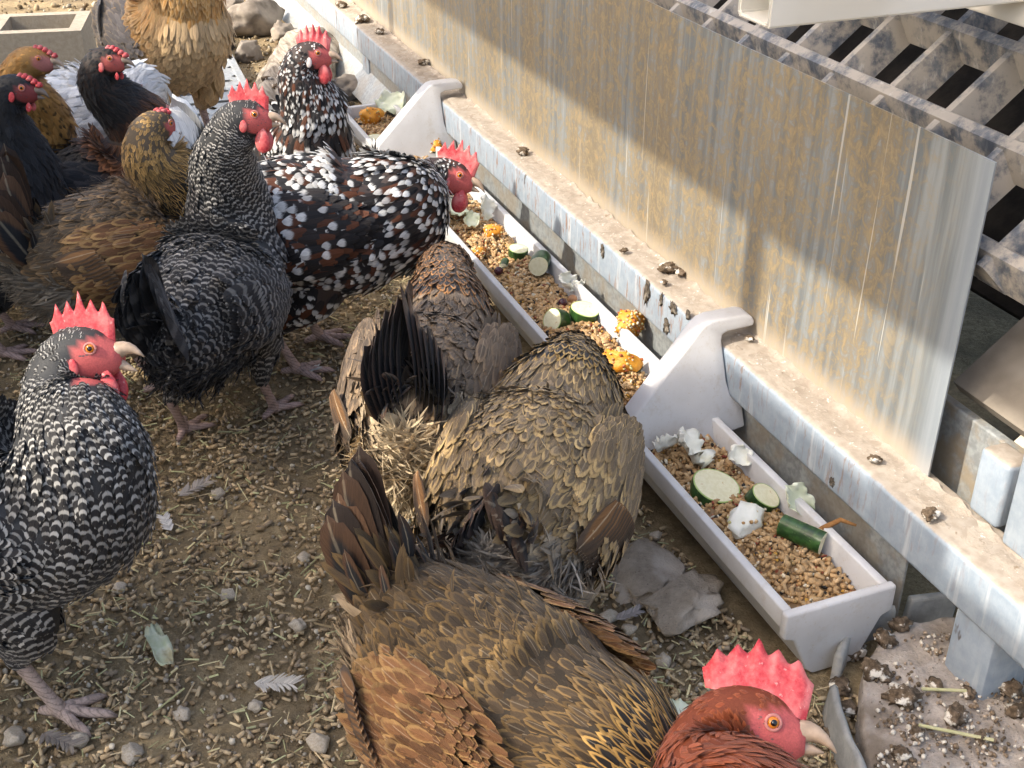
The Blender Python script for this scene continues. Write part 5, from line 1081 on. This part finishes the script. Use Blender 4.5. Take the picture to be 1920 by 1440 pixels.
o = link('broken_tile', box_mesh('broken_tile', -.030, .030, -.005, .005, -.01, .034, .003), M_GREYTILE); p = px_z(1738, 1160, 0); o.location = (p[0], p[1], 0); o.rotation_euler = (0, rad(4), rad(-8)); tag(o, 'short grey broken tile edge between plate and rail leg', 'tile')
# fallen leaf and loose feathers
o = link('fallen_leaf', leaf_mesh('fallen_leaf', .011, .033, 8, .3, .5, .0008), mottled('pale_leaf', (.50, .53, .33), (.62, .62, .46), 60, .6, .3, (.42, .36, .2))); p = px_z(300, 1215, .010); o.location = tuple(p); o.rotation_euler = (rad(6), 0, rad(12)); tag(o, 'pale green torn cabbage leaf lying alone on the litter', 'leaf')
o = link('fallen_leaf', leaf_mesh('fallen_leaf', .012, .016, 18, .4, .5, .0008), M_CABB); p = px_z(1268, 1332, .012); o.location = tuple(p); o.rotation_euler = (rad(10), 0, rad(60)); tag(o, 'small green leaf scrap between gold-laced hen and red-brown hen', 'leaf')
for px, py, az, c, l, lab in ((330, 935, 20, (.36, .32, .28), .045, 'fluffy grey feather on the litter beside the barred hen breast'), (322, 1000, 100, (.60, .57, .52), .030, 'small white feather on the litter beside the barred hen breast'), (470, 1282, -30, (.58, .53, .45), .045, 'wispy pale feather on open litter beyond the torn leaf'), (75, 1375, -50, (.22, .19, .16), .045, 'grey-brown feather near the barred hen foot'), (560, 705, 10, (.55, .54, .5), .03, 'white feather tuft between the barred hen and spangled hen feet'), (1150, 1165, 0, (.30, .27, .25), .03, 'grey feather beside the angular stone')):
    n = 34; t_ = np.linspace(.1, 1, n); P = np.stack([t_ * l, np.zeros(n), .002 + .004 * t_], 1); s_ = np.where(np.arange(n) % 2, 1, -1); D = np.stack([np.full(n, .8), s_ * rng.uniform(.5, 1.1, n), rng.uniform(0, .3, n)], 1)
    V, Q, At = feather_arrays(P, D, np.tile(C([0, 0, 1.0]), (n, 1)), l * .38 * rng.uniform(.7, 1.1, n), .003, .1, .1, .7, np.tile(C(c), (n, 1)), np.tile(C(c) * .9, (n, 1)), np.zeros((n, 4)))
    A = Acc(); A.add(V, Q, None, **At); p = px_z(px, py, .007); o = link('loose_feather', A.mesh('loose_feather'), M_FEATHER); o.location = tuple(p); o.rotation_euler = (0, 0, rad(az)); tag(o, lab, 'feather', 'loose feathers on the litter')
# hollow concrete block, perforated walkway, weathered log, rocks at the far end
def block():
    t = thing('concrete_block', 'grey-brown hollow concrete block standing behind the white hen', 'block', (.150, 3.22, 0)); t.rotation_euler = (0, 0, rad(169))
    bm = bmesh.new(); xs = [0, .03, .185, .215, .37, .40]; ys = [0, .03, .17, .20]
    # solid ring grid with two hollow cells open at the top
    def cell(i, j): return not (j == 1 and i in (1, 3))
    vd = {}
    def vv(x, y, z):
        k = (round(x, 4), round(y, 4), round(z, 4))
        if k not in vd: vd[k] = bm.verts.new(k)
        return vd[k]
    for i in range(5):
        for j in range(3):
            x0, x1, y0, y1 = xs[i], xs[i + 1], ys[j], ys[j + 1]
            if not cell(i, j): bm.faces.new((vv(x0, y0, .02), vv(x1, y0, .02), vv(x1, y1, .02), vv(x0, y1, .02))); continue
            bm.faces.new((vv(x0, y0, .195), vv(x1, y0, .195), vv(x1, y1, .195), vv(x0, y1, .195)))
            for (di, dj, a, b) in ((-1, 0, (x0, y1), (x0, y0)), (1, 0, (x1, y0), (x1, y1)), (0, -1, (x0, y0), (x1, y0)), (0, 1, (x1, y1), (x0, y1))):
                ni, nj = i + di, j + dj; inside = 0 <= ni < 5 and 0 <= nj < 3
                if inside and cell(ni, nj): continue
                zb = .02 if inside else 0; bm.faces.new((vv(*a, zb), vv(*b, zb), vv(*b, .195), vv(*a, .195)))
    bmesh.ops.recalc_face_normals(bm, faces=bm.faces[:]); me = bpy.data.meshes.new('block_body'); bm.to_mesh(me); bm.free(); link('block_body', me, M_BLOCK, t)
block()
def walkway():
    t = thing('steel_walkway', 'galvanised perforated steel walkway plank lying under the large buff hen', 'walkway', (.155, 2.36, 0)); t.rotation_euler = (rad(1.0), 0, rad(-2)); w, ln, z = .30, 1.9, .030; A = Acc()
    rows, cols = 24, 3; ch, cw = ln / rows, (w - .04) / cols; m = 20
    a = np.arange(m) / m * 2 * np.pi
    for r in range(rows):
        for c in range(cols):
            x0, y0 = .02 + c * cw, r * ch; cx, cy = x0 + cw / 2 + (cw * .0), y0 + ch / 2; big = (r + c) % 2 == 0
            hx, hy = (.030, .009) if big else (.010, .009)
            sl = np.stack([cx + np.sign(np.cos(a)) * max(0, hx - hy) + hy * np.cos(a), cy + hy * np.sin(a)], 1)
            k = np.maximum(abs(np.cos(a)), abs(np.sin(a))); rc = np.stack([cx + np.cos(a) / k * cw / 2, cy + np.sin(a) / k * ch / 2], 1)
            md = lerp(sl, rc, .25); V = np.concatenate([np.concatenate([q, np.full((m, 1), zz)], 1) for q, zz in ((sl, z - .006), (sl, z + .0015), (md, z), (rc, z))]); j = np.arange(m); j2 = (j + 1) % m
            A.add(V, np.concatenate([np.stack([k_ * m + j, k_ * m + j2, (k_ + 1) * m + j2, (k_ + 1) * m + j], 1) for k_ in range(3)]))
    o = link('perforated_plate', A.mesh('perforated_plate'), mat_galv('walkway_zinc', .15), t); smooth_by_angle(o, 40)
    for x in (0, w - .02): link('side_flange', box_mesh('side_flange', x, x + .02, 0, ln, -.002, z + .0035, .003), o.data.materials[0], t)
walkway()
def log():
    A = Acc(); p0, p1 = px_z(470, 345, .03), px_z(585, 75, .05); n, k = 60, 28; t_ = np.linspace(0, 1, n); V = []
    d_ = (p1 - p0); L = np.linalg.norm(d_); d_ /= L; s_ = np.cross(d_, [0, 0, 1.0]); s_ /= np.linalg.norm(s_); u_ = np.cross(s_, d_)
    for t in t_:
        for a in np.arange(k) / k * 2 * np.pi:
            r = 1 + .25 * mnoise.fractal(Vector((math.cos(a) * 3, math.sin(a) * 3, t * 2)), .7, 2, 4) + .10 * mnoise.noise(Vector((math.cos(a) * 9, math.sin(a) * 9, t * 1.0))); e = 1 - .4 * max(0, abs(t - .5) * 2 - .9) * 10 * .6
            V.append(p0 + d_ * L * t + s_ * math.cos(a) * .085 * r * e + u_ * math.sin(a) * .045 * r * e)
    V = np.concatenate([np.array(V), [p0], [p1]]); i = np.arange(n - 1)[:, None] * k; j = np.arange(k)[None]; j2 = (j + 1) % k; jj = np.arange(k)
    A.add(V, np.stack([i + j, i + j2, i + k + j2, i + k + j], -1).reshape(-1, 4), np.concatenate([np.stack([np.full(k, n * k), (jj + 1) % k, jj], 1), np.stack([np.full(k, n * k + 1), (n - 1) * k + jj, (n - 1) * k + (jj + 1) % k], 1)]))
    o = link('weathered_log', A.mesh('weathered_log'), M_WOOD); tag(o, 'grey weathered log lying beside the far end of the trough', 'log')
log()
for k, (px, py, s, lab) in enumerate([(480, 60, .10, 'dark rounded rock beyond the weathered log'), (545, 20, .07, 'broken rock by the far folded plate'), (430, 30, .08, 'brown rock behind the large buff hen'), (600, 55, .05, 'small pale rock against the far folded plate'), (655, 180, .05, 'dark stone under the rail behind the trough end'), (500, 10, .06, 'brown rock touching the dark rounded rock'), (465, 110, .05, 'small brown rock beside the steel walkway edge'), (530, 75, .045, 'rough pale rock between log and dark rounded rock')]):
    rock(px, py, (s, s * .8, s * .7), k * 40, lab, 130 + k, M_STONE if k in (1, 3) else mottled('dark_rock', (.13, .11, .09), (.24, .21, .175), 20, .95, .6, (.33, .29, .24)), sink=.25)
for k, (px, py) in enumerate([(500, 150), (520, 165), (535, 120), (508, 195), (478, 180), (550, 135), (490, 225), (560, 95)]):
    dropping(px_z(px, py, .085), .012, 150 + k, 'dropping on the weathered log', 'droppings on the log')
# straw stems on the slab
for px, py, az, ln, lab in ((1792, 1375, -38, .034, 'bright straw stem on the stone slab'), (1770, 1295, -25, .022, 'thin straw stem on the stone slab behind the bright stem')):
    o = link('straw_stem', box_mesh('straw_stem', -ln, ln, -.0016, .0016, 0, .0022, .0006), mottled('straw_stem_mat', (.44, .43, .22), (.52, .48, .28), 60)); p = px_z(px, py, .036); o.location = tuple(p); o.rotation_euler = (0, 0, rad(az)); tag(o, lab, 'straw')
